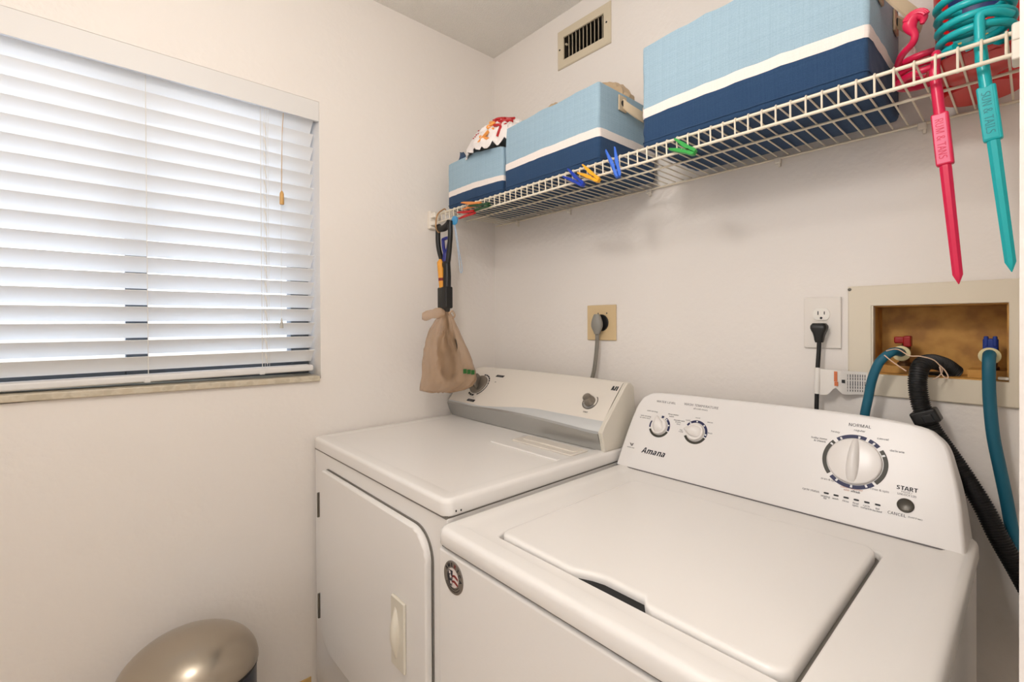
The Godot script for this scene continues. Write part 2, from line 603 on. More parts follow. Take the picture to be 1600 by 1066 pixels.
func added_glass_door() -> void:   # added glass door behind the camera, lets in daylight as fill
	var w := Node3D.new()
	w.name = "door_1"
	add_child(w)
	w.set_meta("kind", "structure")
	var fr := func(called, a, b): part(called, Geo.new().rbox((a + b) / 2.0, (b - a).abs(), 0.004, 1), M.bracket_white, w)
	for x in [1.523, 1.967]: fr.call("frame_stile", Vector3(x, 0.03, 2.535), Vector3(x + 0.05, 2.05, 2.580))
	for x in [1.573]:
		fr.call("frame_rail", Vector3(x, 0.03, 2.537), Vector3(x + 0.394, 0.11, 2.578))
		fr.call("frame_rail", Vector3(x, 1.98, 2.537), Vector3(x + 0.394, 2.05, 2.578))
		part("pane", Geo.new().box(Vector3(x - 0.004, 0.105, 2.555), Vector3(x + 0.398, 1.985, 2.560)), M.window_glass, w)

func window() -> void:
	# marble stool, a little out of level as in the photograph
	var g := Geo.new()
	g.xf = Transform3D(Basis(Vector3(1, 0, 0), -0.0151), Vector3(0, 1.1338, WZ0 + 0.002))
	g.rbox(Vector3(-0.065, 0.0, 0.53), Vector3(0.154, 0.0165, 1.052), 0.003, 2)
	struct("trim_1", g, M.sill_marble)
	var w := Node3D.new()
	w.name = "window_1"
	add_child(w)
	w.set_meta("kind", "structure")
	var fr := func(called, a, b): part(called, Geo.new().rbox((a + b) / 2.0, (b - a).abs(), 0.003, 1), M.window_frame_grey, w)
	fr.call("frame_stile", Vector3(-0.14, 1.143, WZ0 + 0.003), Vector3(-0.095, 1.98, WZ0 + 0.058))
	fr.call("frame_stile", Vector3(-0.14, 1.15, 1.120), Vector3(-0.095, 1.98, 1.166))
	fr.call("frame_stile", Vector3(-0.14, 1.15, WZ1 - 0.055), Vector3(-0.095, 1.98, WZ1 - 0.003))
	fr.call("frame_rail", Vector3(-0.138, 1.138, WZ0 + 0.058), Vector3(-0.097, 1.195, 1.120))
	fr.call("frame_rail", Vector3(-0.138, 1.145, 1.166), Vector3(-0.097, 1.20, WZ1 - 0.055))
	fr.call("frame_rail", Vector3(-0.138, 1.94, WZ0 + 0.058), Vector3(-0.097, 1.98, 1.120))
	fr.call("frame_rail", Vector3(-0.138, 1.94, 1.166), Vector3(-0.097, 1.98, WZ1 - 0.055))
	part("pane", Geo.new().box(Vector3(-0.120, 1.19, WZ0 + 0.055), Vector3(-0.116, 1.945, 1.123)), M.window_glass, w)
	part("pane", Geo.new().box(Vector3(-0.120, 1.195, 1.163), Vector3(-0.116, 1.945, WZ1 - 0.052)), M.window_glass, w)

func blind() -> void:
	var t := thing("window_blind", "white horizontal slat blind with a valance, closed over the window", "blind", Vector3(-0.04, 1.16, 1.2))
	var z0 := 0.7112
	var z1 := WZ1 - 0.008
	var g := Geo.new()
	g.rbox(Vector3(-0.0045, 1.9555, (WZ0 + WZ1) / 2), Vector3(0.010, 0.0605, WZ1 - WZ0 - 0.0008), 0.0015, 1)
	part("valance", g, M.valance_white, t)
	g = Geo.new().rbox(Vector3(-0.045, 1.957, (z0 + z1) / 2), Vector3(0.05, 0.045, z1 - z0), 0.002, 1)
	part("headrail", g, M.valance_white, t)
	# one slat: 50 mm wide, gently crowned, inner edge up
	var tilt := deg_to_rad(46.0)
	var prof := []
	for s in 2:
		for k in 9:
			var u := (k - 4.0) / 4.0 if s == 0 else (4.0 - k) / 4.0
			var h := 0.0028 * (1.0 - u * u) + (0.0013 if s == 0 else -0.0013) * (1.0 - 0.5 * pow(u, 8))
			prof.append(Vector2(0.025 * u, h))
	g = Geo.new()
	var rows := []
	for z in [z0, z1]:
		var row := []
		for p in prof:
			var x: float = p.x * cos(tilt) - p.y * sin(tilt)
			var y: float = p.x * sin(tilt) + p.y * cos(tilt)
			row.append(Vector3(-0.030 - 0.025 * cos(tilt) + x, 1.8923 - 0.025 * sin(tilt) + y, z))
		rows.append(row)
	g.loft(rows)
	var first := part("slat", g, M.blind_white, t)
	share("slat", first, t, Vector3(0, 0.042, 0))
	for k in range(1, 17): share("slat", first, t, Vector3(0, -0.042 * k, 0))
	g = Geo.new().rbox(Vector3(-0.042, 1.1655, (z0 + z1) / 2 + 0.004), Vector3(0.050, 0.018, z1 - z0 - 0.008), 0.005, 2)
	g.xf = Transform3D.IDENTITY
	part("bottom_rail", g, M.valance_white, t)
	for z in [0.862, 1.126, 1.50]:
		g = Geo.new()
		g.tube([Vector3(-0.028, 1.935, z), Vector3(-0.0285, 1.55, z), Vector3(-0.0285, 1.172, z - 0.001), Vector3(-0.020, 1.157, z - 0.002)], 0.0009, 6)
		part("ladder_cord", g, M.cord_white, t)
		g = Geo.new()
		for k in 17:   # little loops that carry each slat
			var y := 1.8923 - 0.042 * k
			g.tube([Vector3(-0.0285, y - 0.004, z - 0.009), Vector3(-0.027, y - 0.020, z - 0.012), Vector3(-0.035, y - 0.036, z - 0.016)], 0.0016, 5)
		if z < 1.0: part("ladder_loop", g, M.cord_white, t)
		g = Geo.new().rbox(Vector3(-0.0185, 1.160, z + 0.002), Vector3(0.006, 0.010, 0.014), 0.002, 1)
		part("cord_button", g, M.valance_white, t)
	for z in [0.842, 0.848, 0.854]:
		g = Geo.new().tube([Vector3(-0.012, 1.93, z), Vector3(-0.0285, 1.88, z), Vector3(-0.0285, 1.17, z)], 0.0005, 5)
		part("lift_cord", g, M.cord_white, t)
	g = Geo.new().tube([Vector3(-0.014, 1.932, 0.803), Vector3(-0.019, 1.86, 0.806), Vector3(-0.020, 1.69, 0.808)], 0.0008, 6)
	part("pull_cord", g, M.tassel_tan, t)
	g = Geo.new(); g.xf = Transform3D(Basis.IDENTITY, Vector3(-0.018, 1.656, 0.808))
	g.lathe([Vector2(0.0052, 0.0), Vector2(0.0062, 0.002), Vector2(0.0058, 0.032), Vector2(0.004, 0.037), Vector2(0.0015, 0.041)], 14)
	part("tassel", g, M.tassel_tan, t, "tan wooden tassel")
	g = Geo.new().tube([Vector3(-0.016, 1.932, 0.806), Vector3(-0.022, 1.7, 0.809), Vector3(-0.022, 1.31, 0.8105)], 0.0005, 5)
	part("pull_cord", g, M.cord_white, t)
	g = Geo.new(); g.xf = Transform3D(Basis.IDENTITY, Vector3(-0.020, 1.289, 0.8105))
	g.lathe([Vector2(0.0045, 0.0), Vector2(0.0052, 0.002), Vector2(0.0040, 0.016), Vector2(0.0018, 0.027), Vector2(0.001, 0.030)], 14)
	part("tassel", g, M.tassel_grey, t, "small grey tassel")

# ---------------------------------------------------------------- dryer
func dryer() -> void:
	var t := thing("clothes_dryer", "white front-loading dryer with a silver-trimmed console, by the window wall", "dryer", Vector3(0.364, 0.0, 0.40))
	var x0 := 0.007
	var x1 := 0.7235
	var zf := 0.7324
	var yt := 0.9602
	var yl := 0.9262
	var g := Geo.new().rbox(Vector3((x0 + x1) / 2, (yl - 0.004 + 0.02) / 2 , (0.075 + zf - 0.006) / 2), Vector3(x1 - x0 - 0.008, yl - 0.024, zf - 0.006 - 0.075), 0.004, 2)
	part("cabinet", g, M.enamel_front, t)
	for x in [x0 + 0.05, x1 - 0.05]:
		for z in [0.13, zf - 0.06]:
			g = Geo.new(); g.xf = Transform3D(Basis.IDENTITY, Vector3(x, 0, z))
			g.lathe([Vector2(0.02, 0.0), Vector2(0.022, 0.004), Vector2(0.018, 0.021)], 16)
			part("foot", g, M.rubber_black, t)
	# top: rounded slab with a shallow dished centre
	g = Geo.new()
	var outer := func(i: float, y: float):
		var row := []
		for p in round_rect(x0 + i, 0.075 + i, x1 - i, zf - i, maxf(0.004, 0.022 - i), 8): row.append(Vector3(p.x, y, p.y))
		return row
	g.loft([outer.call(0.002, yl), outer.call(0.0, yl + 0.003), outer.call(0.0, yt - 0.010), outer.call(0.0012, yt - 0.005), outer.call(0.0045, yt - 0.0012), outer.call(0.010, yt), outer.call(0.034, yt), outer.call(0.040, yt - 0.0022), outer.call(0.30, yt - 0.0022)], true, true, true)
	part("top_panel", g, M.enamel, t, "", 50.0)
	g = Geo.new().box(Vector3(x0 + 0.006, yl - 0.005, 0.08), Vector3(x1 - 0.006, yl + 0.001, zf - 0.005))
	part("seam", g, M.seam_shade, t)  # grey filler paints the shadow line under the top panel
	# lint screen cover
	g = Geo.new()
	g.prism(round_rect(0.462, -0.330, 0.690, -0.262, 0.006, 4), 0.0, 0.0035, 0.001)
	var g2 := Geo.new(); g2.xf = Transform3D(Basis(Vector3(1, 0, 0), -PI / 2), Vector3(0, yt - 0.0025, 0))
	g2.prism(round_rect(0.455, -0.322, 0.684, -0.250, 0.006, 4), 0.0, 0.0042, 0.0015)
	g2.prism(round_rect(0.476, -0.296, 0.672, -0.256, 0.005, 4), 0.0, 0.0068, 0.0012)
	part("lint_cover", g2, M.panel_cream, t)
	g2 = Geo.new(); g2.rbox(Vector3(0.557, yt - 0.0008, 0.372), Vector3(0.26, 0.0044, 0.013), 0.0021, 3)
	part("top_ridge", g2, M.enamel, t)
	# door
	var door_poly := round_rect(0.0930, 0.375, 0.6712, 0.8825, [0.075, 0.075, 0.062, 0.030], 10)
	g = Geo.new().prism(round_rect(0.0917, 0.3737, 0.6726, 0.8838, [0.0763, 0.0763, 0.0633, 0.0313], 10), zf - 0.010, zf - 0.0035)
	part("door_gap_shade", g, M.seam_shade, t)  # grey backing plate draws the shaded groove round the door
	g = Geo.new().prism(door_poly, zf - 0.004, zf + 0.0125, 0.004)
	var door := part("door", g, M.enamel_front, t, "", 60.0)
	g = Geo.new().prism(round_rect(0.536, 0.560, 0.594, 0.7115, 0.005, 4), zf + 0.012, zf + 0.0190, 0.0022)
	part("handle_plate", g, M.handle_cream, door)
	g = Geo.new()
	var rows := []
	for i in 13:   # scooped grip lip
		var u := i / 12.0
		var h := sin(PI * u)
		var y := lerpf(0.572, 0.697, u)
		var row := []
		for k in 9:
			var a := PI * k / 8.0
			row.append(Vector3(0.556 + 0.004 * h - cos(a) * (0.004 + 0.011 * h), y, zf + 0.015 + sin(a) * (0.0015 + 0.016 * h)))
		rows.append(row)
	g.loft(rows, true, true, true)
	part("handle_grip", g, M.handle_cream, door)
	for y in [0.777, 0.484]:
		g = Geo.new().rbox(Vector3(0.0895, y, zf + 0.0085), Vector3(0.006, 0.072, 0.017), 0.002, 1)
		part("hinge", g, M.hinge_grey, t)
	for dx in [0.0, 0.004]:
		g = Geo.new().rbox(Vector3(x1 + 0.0002, 0.935 - dx * 0.3, 0.708 - dx * 3.0), Vector3(0.001, 0.004, 0.003), 0.0004, 1)
		part("screw_hole", g, M.gap_dark, t)
	# console: silver nose, cream panel above, end caps
	var xf := Transform3D(Basis(Vector3(1, 0, 0), Vector3(0, 1, -0.96).normalized(), Vector3(0, 0.96, 1).normalized()), Vector3(0, 1.0132, 0.242))
	var pt := func(x: float, vv: float, hh := 0.0): return xf * Vector3(x, vv, hh)
	var bx := func(i: float): return lerpf(0.014, 0.7095, i)
	var top_v := func(x: float):
		var u := (x - 0.36) / 0.36
		var e := clampf((0.07 - x) / 0.06, 0.0, 1.0)
		return 0.179 - 0.006 * u * u - 0.030 * e * e
	var edge_v := func(x: float):   # where silver gives way to cream
		var u := clampf((x - 0.17) / 0.30, 0.0, 1.0)
		return 0.005 + 0.0285 * u * u * (3.0 - 2.0 * u)
	var crease_v := func(x: float):
		var u := clampf((x - 0.17) / 0.50, 0.0, 1.0)
		return 0.0045 + 0.010 * sin(PI * u) * (1.0 - u * 0.2)
	var n := 40
	var low := []
	var nose := []
	for i in n + 1:
		var x: float = bx.call(float(i) / n)
		var bow := 0.004 * sin(PI * i / float(n))
		var c: float = crease_v.call(x)
		var b := Vector3(x, yt - 0.0005, 0.226 + bow)
		var m: Vector3 = pt.call(x, c - 0.004, 0.0) + Vector3(0, 0, bow)
		low.append([Vector3(x, yt - 0.0005, 0.19), b, b.lerp(m, 0.5) + Vector3(0, 0, 0.005), m + Vector3(0, -0.006, 0.0035), m])
		var e: float = edge_v.call(x)
		nose.append([m, m.lerp(pt.call(x, e, 0.0006), 0.33) + Vector3(0, 0.0006, 0.0006), m.lerp(pt.call(x, e, 0.0006), 0.66) + Vector3(0, 0.0006, 0.0006), pt.call(x, e, 0.0006)])
	g = Geo.new(); g.loft(low, false, false, false); 
	part("silver_band", g, M.silver_trim, t, "", 30.0)
	g = Geo.new(); g.loft(nose, false, false, false)
	part("silver_fillet", g, M.silver_lit, t, "", 25.0)
	rows = []
	for i in n + 1:
		var x: float = bx.call(float(i) / n)
		var e: float = edge_v.call(x)
		var tv: float = top_v.call(x)
		var row := [pt.call(x, e, -0.004), pt.call(x, e, 0.0)]
		for k in 5: row.append(pt.call(x, lerpf(e, tv - 0.012, (k + 1) / 5.0), 0.0035 * sin(PI * (k + 1) / 5.6)))
		row.append(pt.call(x, tv - 0.004, -0.002)); row.append(pt.call(x, tv, -0.008)); row.append(pt.call(x, tv + 0.001, -0.018))
		var last: Vector3 = row[-1]
		row.append(Vector3(x, last.y - 0.012, 0.082)); row.append(Vector3(x, yt, 0.078))
		rows.append(row)
	g = Geo.new(); g.loft(rows, false, false, false)
	var panel := part("control_panel", g, M.panel_cream, t, "", 40.0)
	for side in 2:
		var xa := 0.7075 if side == 1 else 0.0085
		var xb := 0.7215 if side == 1 else 0.0165
		var pr := PackedVector2Array([Vector2(0.078, yt - 0.001), Vector2(0.229, yt - 0.001), Vector2(0.2445, 1.0115), Vector2(0.224, 1.036), Vector2(0.170, 1.090), Vector2(0.134, 1.127), Vector2(0.124, 1.1345), Vector2(0.110, 1.133), Vector2(0.094, 1.120)])
		if side == 0:
			pr = PackedVector2Array([Vector2(0.078, yt - 0.001), Vector2(0.228, yt - 0.001), Vector2(0.242, 1.0115), Vector2(0.219, 1.038), Vector2(0.165, 1.092), Vector2(0.147, 1.108), Vector2(0.125, 1.112), Vector2(0.094, 1.10)])
		g = Geo.new(); g.xf = Transform3D(Basis(Vector3(0, 0, 1), Vector3(0, 1, 0), Vector3(-1, 0, 0)), Vector3.ZERO)
		g.prism(pr, -xb, -xa, 0.0025)
		part("end_cap", g, M.end_cap, t, "", 30.0)
	# timer dial
	var dial := func(x, vv, h, r_): return xf * Transform3D(Basis(Vector3(0, 0, 1), r_), Vector3(x, vv, h))
	var kxf: Transform3D = dial.call(0.1275, 0.0865, 0.003, 0.0)
	part("dial_ring", ring_piece(0.0435, 0.0475, -62, 6, 0, 0.0006, kxf), M.print_dark, panel)
	for k in 6: part("dial_ring", ring_piece(0.0425, 0.048, 8 + k * 15.5, 20 + k * 15.5, 0, 0.0006, kxf, 5), M.print_dark, panel)
	part("dial_ring", ring_piece(0.0435, 0.0475, 150, 208, 0, 0.0006, kxf), M.print_dark, panel)
	for k in 3: part("dial_ring", ring_piece(0.0425, 0.049, 236 + k * 16, 248 + k * 16, 0, 0.0006, kxf, 5), M.print_dark, panel)
	g = Geo.new(); g.xf = kxf * Transform3D(Basis(Vector3(1, 0, 0), PI / 2), Vector3.ZERO)
	g.lathe([Vector2(0.0385, 0.0), Vector2(0.0385, 0.004), Vector2(0.037, 0.0075), Vector2(0.030, 0.0085), Vector2(0.001, 0.0088)], 40)
	var kn := part("timer_knob", g, M.knob_pewter, panel)
	kxf = dial.call(0.1275, 0.0865, 0.0115, deg_to_rad(28.0))
	g = Geo.new(); g.xf = kxf
	g.rbox(Vector3(0, 0.004, 0.009), Vector3(0.013, 0.062, 0.024), 0.006, 3)
	kn.name = "timer_knob"
	part("knob_grip", g, M.knob_pewter, panel)
	g = Geo.new(); g.xf = kxf; g.rbox(Vector3(0.0, -0.022, 0.018), Vector3(0.006, 0.010, 0.008), 0.002, 1)
	part("knob_pointer", g, M.print_dark, panel)
	for l in [[0.2065, 0.1345, 0.040, 0.0085], [0.1395, 0.0185, 0.038, 0.0085]]:
		g = Geo.new(); g.xf = dial.call(l[0], l[1], 0.0028, 0.0)
		g.prism(PackedVector2Array([Vector2(-l[2] / 2 - 0.002, -l[3] / 2), Vector2(l[2] / 2 - 0.002, -l[3] / 2), Vector2(l[2] / 2 + 0.002, l[3] / 2), Vector2(-l[2] / 2 + 0.002, l[3] / 2)]), -0.002, 0.0006)
		part("label_block", g, M.print_dark, panel)
		words("TIMED DRY" if l[1] < 0.1 else "AUTO DRY", panel, M.print_light, dial.call(l[0], l[1] - 0.0002, 0.0035, 0.0), 0.0036)
	words("OFF", panel, M.print_light, dial.call(0.2035, 0.107, 0.004, 0.0), 0.003)
	words("OFF", panel, M.print_light, dial.call(0.1435, 0.030, 0.0025, 0.0), 0.002)
	# start button
	var sxf: Transform3D = dial.call(0.6365, 0.0865, 0.0022, 0.0)
	part("button_ring", ring_piece(0.0225, 0.0255, 0, 359.9, -0.002, 0.0012, sxf, 40), M.hinge_grey, panel)
	part("button_ring", ring_piece(0.017, 0.0225, 0, 359.9, -0.002, 0.0006, sxf, 40), M.silver_trim, panel)
	g = Geo.new(); g.xf = sxf * Transform3D(Basis(Vector3(1, 0, 0), PI / 2), Vector3.ZERO)
	g.lathe([Vector2(0.0168, 0.0), Vector2(0.0168, 0.006), Vector2(0.0150, 0.008), Vector2(0.0145, 0.014), Vector2(0.013, 0.016), Vector2(0.0128, 0.023), Vector2(0.0115, 0.025), Vector2(0.008, 0.0242), Vector2(0.001, 0.0236)], 32)
	part("start_button", g, M.knob_pewter, panel)
	words("START", panel, M.print_light, dial.call(0.638, 0.0515, 0.0025, 0.0), 0.0042)
	# slanted maker's letter
	g = Geo.new(); g.xf = dial.call(0.6925, 0.1385, 0.0022, 0.0)
	for b in [[-0.0108, -0.0062, -0.0095, -0.0056], [0.0062, 0.0108, 0.0056, 0.0095]]:
		g.prism(PackedVector2Array([Vector2(b[0], -0.0105), Vector2(b[1], -0.0105), Vector2(b[3] + 0.001, 0.0105), Vector2(b[2] + 0.001, 0.0105)]), -0.002, 0.0006)
	g.prism(PackedVector2Array([Vector2(-0.0040, 0.0105), Vector2(-0.0085, 0.0105), Vector2(-0.0022, -0.0105), Vector2(0.0014, -0.0105)]), -0.002, 0.0006)
	g.prism(PackedVector2Array([Vector2(0.0024, -0.0105), Vector2(0.0042, -0.006), Vector2(0.0050, 0.0105), Vector2(0.0012, 0.0105), Vector2(-0.0006, -0.002)]), -0.002, 0.0006)
	part("emblem", g, M.print_dark, panel)

# ---------------------------------------------------------------- washer
func washer() -> void:
	var t := thing("washing_machine", "white top-loading washer with three dials on a tall console, nearest the camera", "washer", Vector3(1.0734, 0.0, 0.42))
	var x0 := 0.7320
	var x1 := 1.4154
	var zf := 0.7613
	var zb := 0.0870
	var yt := 0.9256
	var yl := yt - 0.033
	var g := Geo.new().rbox(Vector3((x0 + x1) / 2, (yl - 0.005 + 0.022) / 2, (zb + 0.004 + zf - 0.004) / 2), Vector3(x1 - x0 - 0.008, yl - 0.027, zf - zb - 0.008), 0.007, 3)
	part("cabinet", g, M.enamel_front, t)
	for x in [x0 + 0.05, x1 - 0.05]:
		for z in [zb + 0.05, zf - 0.06]:
			g = Geo.new(); g.xf = Transform3D(Basis.IDENTITY, Vector3(x, 0, z))
			g.lathe([Vector2(0.02, 0.0), Vector2(0.022, 0.004), Vector2(0.018, 0.024)], 16)
			part("foot", g, M.rubber_black, t)
	g = Geo.new().box(Vector3(x0 + 0.009, yl - 0.008, zb + 0.01), Vector3(x1 - 0.009, yl + 0.002, zf - 0.009))
	part("seam", g, M.seam_shade, t)  # grey filler paints the shadow line below the deck
	# deck with the well for the lid
	g = Geo.new()
	var ro := func(ax, az, bx, bz, r, y):
		var row := []
		for p in round_rect(ax, az, bx, bz, r, 8): row.append(Vector3(p.x, y, p.y))
		return row
	var o := func(i: float, y: float): return ro.call(x0 + i, zb + i, x1 - i, zf - i, maxf(0.006, 0.024 - i), y)
	var lx0 := 0.8365
	var lx1 := 1.3135
	var lz0 := 0.2755
	var lz1 := 0.7035
	var w := func(i: float, y: float): return ro.call(lx0 + i, lz0 + i, lx1 - i, lz1 - i, 0.022, y)
	g.loft([o.call(0.004, yl), o.call(0.0, yl + 0.004), o.call(0.0005, yt - 0.012), o.call(0.0025, yt - 0.0055), o.call(0.007, yt - 0.0015), o.call(0.013, yt), o.call(0.034, yt + 0.0002), o.call(0.040, yt - 0.0022), o.call(0.058, yt - 0.0026),
		w.call(-0.004, yt - 0.0026), w.call(-0.0012, yt - 0.0035), w.call(0.0, yt - 0.006), w.call(0.002, yt - 0.022)], true, false, true)
	part("top_deck", g, M.enamel, t, "", 60.0)
	# lid: a thin tray with rounded edge and a finger notch in front
	g = Geo.new()
	var lid_row := func(i: float, y: float):
		var row := []
		var rr := maxf(0.006, 0.022 - i)
		var base := round_rect(lx0 + 0.0045 + i, lz0 + 0.004 + i, lx1 - 0.0068 - i, lz1 - 0.004 - i, rr, 8)
		var zline := lz1 - 0.004 - i
		var pts := PackedVector2Array()
		for k in base.size():
			pts.append(base[k])
			if k == 26:   # the front edge runs from the right corner to the left one
				for nn in [[1.148, 0.0], [1.136, 0.003], [1.126, 0.0165], [1.060, 0.0165], [1.042, 0.0120], [1.022, 0.003], [1.010, 0.0]]:
					pts.append(Vector2(nn[0], zline - nn[1]))
		for p in pts: row.append(Vector3(p.x, y, p.y))
		return row
	g.loft([lid_row.call(0.0015, yt - 0.020), lid_row.call(0.0, yt - 0.016), lid_row.call(0.0, yt - 0.004), lid_row.call(0.0006, yt + 0.0005), lid_row.call(0.0024, yt + 0.0034), lid_row.call(0.0058, yt + 0.0048), lid_row.call(0.010, yt + 0.0050)], true, true, false)
	var top := PackedVector2Array()
	for p in lid_row.call(0.010, 0.0): top.append(Vector2(p.x, p.z))
	var tri := Geometry2D.triangulate_polygon(top)
	for i in range(0, tri.size(), 3):
		var a := Vector3(top[tri[i]].x, yt + 0.005, top[tri[i]].y)
		var b := Vector3(top[tri[i + 1]].x, yt + 0.005, top[tri[i + 1]].y)
		var c := Vector3(top[tri[i + 2]].x, yt + 0.005, top[tri[i + 2]].y)
		g.t(a, b, c)
	g.fix(0)
	part("lid", g, M.enamel, t, "", 60.0)
	g = Geo.new().box(Vector3(1.0225, yt - 0.0075, 0.676), Vector3(1.1355, yt - 0.0065, 0.7030))
	part("recess_shade", g, M.gap_dark, t)  # dark plate stands for the shade inside the finger notch
	g = Geo.new()
	g.prism(round_rect(lx0 + 0.001, -lz1 + 0.001, lx1 - 0.001, -lz0 - 0.001, 0.022, 8), 0.0, 0.001)
	for i in g.v.size(): g.v[i] = Vector3(g.v[i].x, yt - 0.014 + g.v[i].z, -g.v[i].y)
	part("lid_gap_shade", g, M.seam_shade, t)  # grey sheet under the lid, darkens the gap round it like shade
	# round badge on the front
	var b0 := Vector3(0.7855, 0.8478, zf - 0.0036)
	var bxf := Transform3D(Basis(Vector3(0, 0, 1), deg_to_rad(-4.0)), b0)
	g = Geo.new(); g.xf = bxf * Transform3D(Basis(Vector3(1, 0, 0), PI / 2), Vector3.ZERO)
	g.lathe([Vector2(0.0290, -0.001), Vector2(0.0290, 0.0008), Vector2(0.0284, 0.0014), Vector2(0.001, 0.0014)], 40)
	var badge := part("badge", g, M.badge_silver, t)
	g = Geo.new(); g.xf = bxf
	g.prism(ngon(0.0168, 28), 0.0012, 0.0018); part("flag_field", g, M.badge_white, badge)
	for s in [[0.0015, 0.0055], [-0.0085, -0.0045]]:
		g = Geo.new(); g.xf = bxf
		var poly := PackedVector2Array()
		for i in 9: var x := lerpf(-0.002, 0.0152, i / 8.0); poly.append(Vector2(x, s[1] + 0.0018 * sin(x * 260.0)))
		for i in 9: var x := lerpf(0.0152, -0.002, i / 8.0); poly.append(Vector2(x, s[0] + 0.0018 * sin(x * 260.0)))
		g.prism(poly, 0.0012, 0.0022); part("flag_stripe", g, M.badge_red, badge)
	g = Geo.new(); g.xf = bxf
	var navy := PackedVector2Array([Vector2(-0.001, 0.0125), Vector2(-0.001, -0.0150)])
	for i in 9: var an := deg_to_rad(250 - i * 14.0); navy.append(Vector2(cos(an), sin(an)) * 0.0162)
	g.prism(navy, 0.0012, 0.0023); part("flag_canton", g, M.badge_navy, badge)
	for p in [Vector2(-0.006, 0.0005), Vector2(-0.004, -0.0095), Vector2(-0.009, 0.007)]:
		g = Geo.new(); g.xf = bxf * Transform3D(Basis.IDENTITY, Vector3(p.x, p.y, 0))
		g.prism(star(0.0042), 0.0015, 0.0027); part("flag_star", g, M.badge_white, badge)
	var word := "AMERICA"
	for i in 7:
		var an := deg_to_rad(152.0 - i * 24.5)
		var lx := bxf * Transform3D(Basis(Vector3(0, 0, 1), an - PI / 2), Vector3(cos(an), sin(an), 0) * 0.0225 + Vector3(0, 0, 0.0016))
		words(word[i], badge, M.badge_red if i == 3 else M.print_dark, lx, 0.0068, 0.0, font_bold)
	for k in 2: part("badge_line", ring_piece(0.0195 + k * 0.004, 0.0205 + k * 0.004, 215, 330, 0.0012, 0.0017, bxf, 20), M.print_dark, badge)
	# ---- console
	var ax := Vector3(0, 1, -0.5).normalized()
	var nx := Vector3(0, 0.5, 1).normalized()
	var cxf := Transform3D(Basis(Vector3(1, 0, 0), ax, nx), Vector3(0, yt, 0.1955))
	var key := [Vector2(0.7315, 0.0), Vector2(0.7352, 0.060), Vector2(0.7425, 0.134), Vector2(0.7520, 0.176), Vector2(0.7720, 0.2005), Vector2(0.823, 0.2115), Vector2(1.0755, 0.2150), Vector2(1.242, 0.2145), Vector2(1.338, 0.2058), Vector2(1.3640, 0.1905), Vector2(1.3775, 0.1700), Vector2(1.3860, 0.1350), Vector2(1.3963, 0.080), Vector2(1.4050, 0.0)]
	var out := curve(key, 5)
	out.reverse()
	var cen := Vector2(1.07, 0.09)
	var ring := func(inset: float, h: float):
		var row := []
		for i in out.size():
			var a: Vector2 = out[maxi(i - 1, 0)]
			var b: Vector2 = out[mini(i + 1, out.size() - 1)]
			var d := (b - a).normalized()
			var nrm := Vector2(d.y, -d.x)
			if nrm.dot(cen - out[i]) < 0: nrm = -nrm
			var p: Vector2 = out[i] + nrm * inset
			if i == 0 or i == out.size() - 1: p.y = 0.0
			row.append(cxf * Vector3(p.x, maxf(p.y, 0.0), h))
		return row
	var front: Array = ring.call(0.0060, 0.0)
	var backrow := []
	var q1: Array = ring.call(-0.0005, -0.010)
	for p in q1: backrow.append(Vector3(p.x, p.y - 0.004 * (p.y - yt), minf(p.z - 0.002, 0.0895)))
	g = Geo.new()
	g.loft([front, ring.call(0.0030, -0.0008), ring.call(0.0010, -0.0030), ring.call(0.0, -0.0065), q1, backrow], true, false, true)
	var fl := PackedVector2Array()
	for p in front: var l: Vector3 = cxf.affine_inverse() * p; fl.append(Vector2(l.x, l.y))
	var ft := Geometry2D.triangulate_polygon(fl)
	for i in range(0, ft.size(), 3): g.t(front[ft[i]], front[ft[i + 1]], front[ft[i + 2]])
	g.fix(0)
	# triangulated face may turn the other way round: make it look forward
	for i in range(g.v.size() - ft.size(), g.v.size(), 3):
		if (g.v[i + 1] - g.v[i]).cross(g.v[i + 2] - g.v[i]).dot(nx) < 0:
			var k := g.v[i + 1]; g.v[i + 1] = g.v[i + 2]; g.v[i + 2] = k
	var panel := part("control_panel", g, M.console_white, t, "", 50.0)
	g = Geo.new().box(Vector3(0.7345, yt - 0.0032, 0.1935), Vector3(1.402, yt - 0.0002, 0.1966))
	part("console_seam_shade", g, M.print_light, t)  # grey strip paints the shaded joint at the console's foot
	var at := func(x: float, vv: float, h := 0.0002, r_ := 0.0): return cxf * Transform3D(Basis(Vector3(0, 0, 1), r_), Vector3(x, vv, h))
	var H := 0.0006
	# large cycle dial
	var dx: Transform3D = at.call(1.2455, 0.1180, 0.0)
	for a in [[72, 129, "b"], [44, 66, "b"], [-43, 36, "o"], [-134, -48, "b"], [137, 219, "o"]]:
		part("dial_ring", ring_piece(0.0455, 0.0525, a[0], a[1], -0.001, H, dx, 18), M.ring_blue if a[2] == "b" else M.ring_olive, panel)
	for a in [121, 85, 55, 24, 145, -120, -90, -62]:
		part("dial_mark", ring_piece(0.0458, 0.0505, a - 2.0, a + 2.0, -0.001, H + 0.0004, dx, 3), M.print_white, panel)
	dial_knob(panel, dx, 0.0440, 0.011, 0.020, 90.0, false)
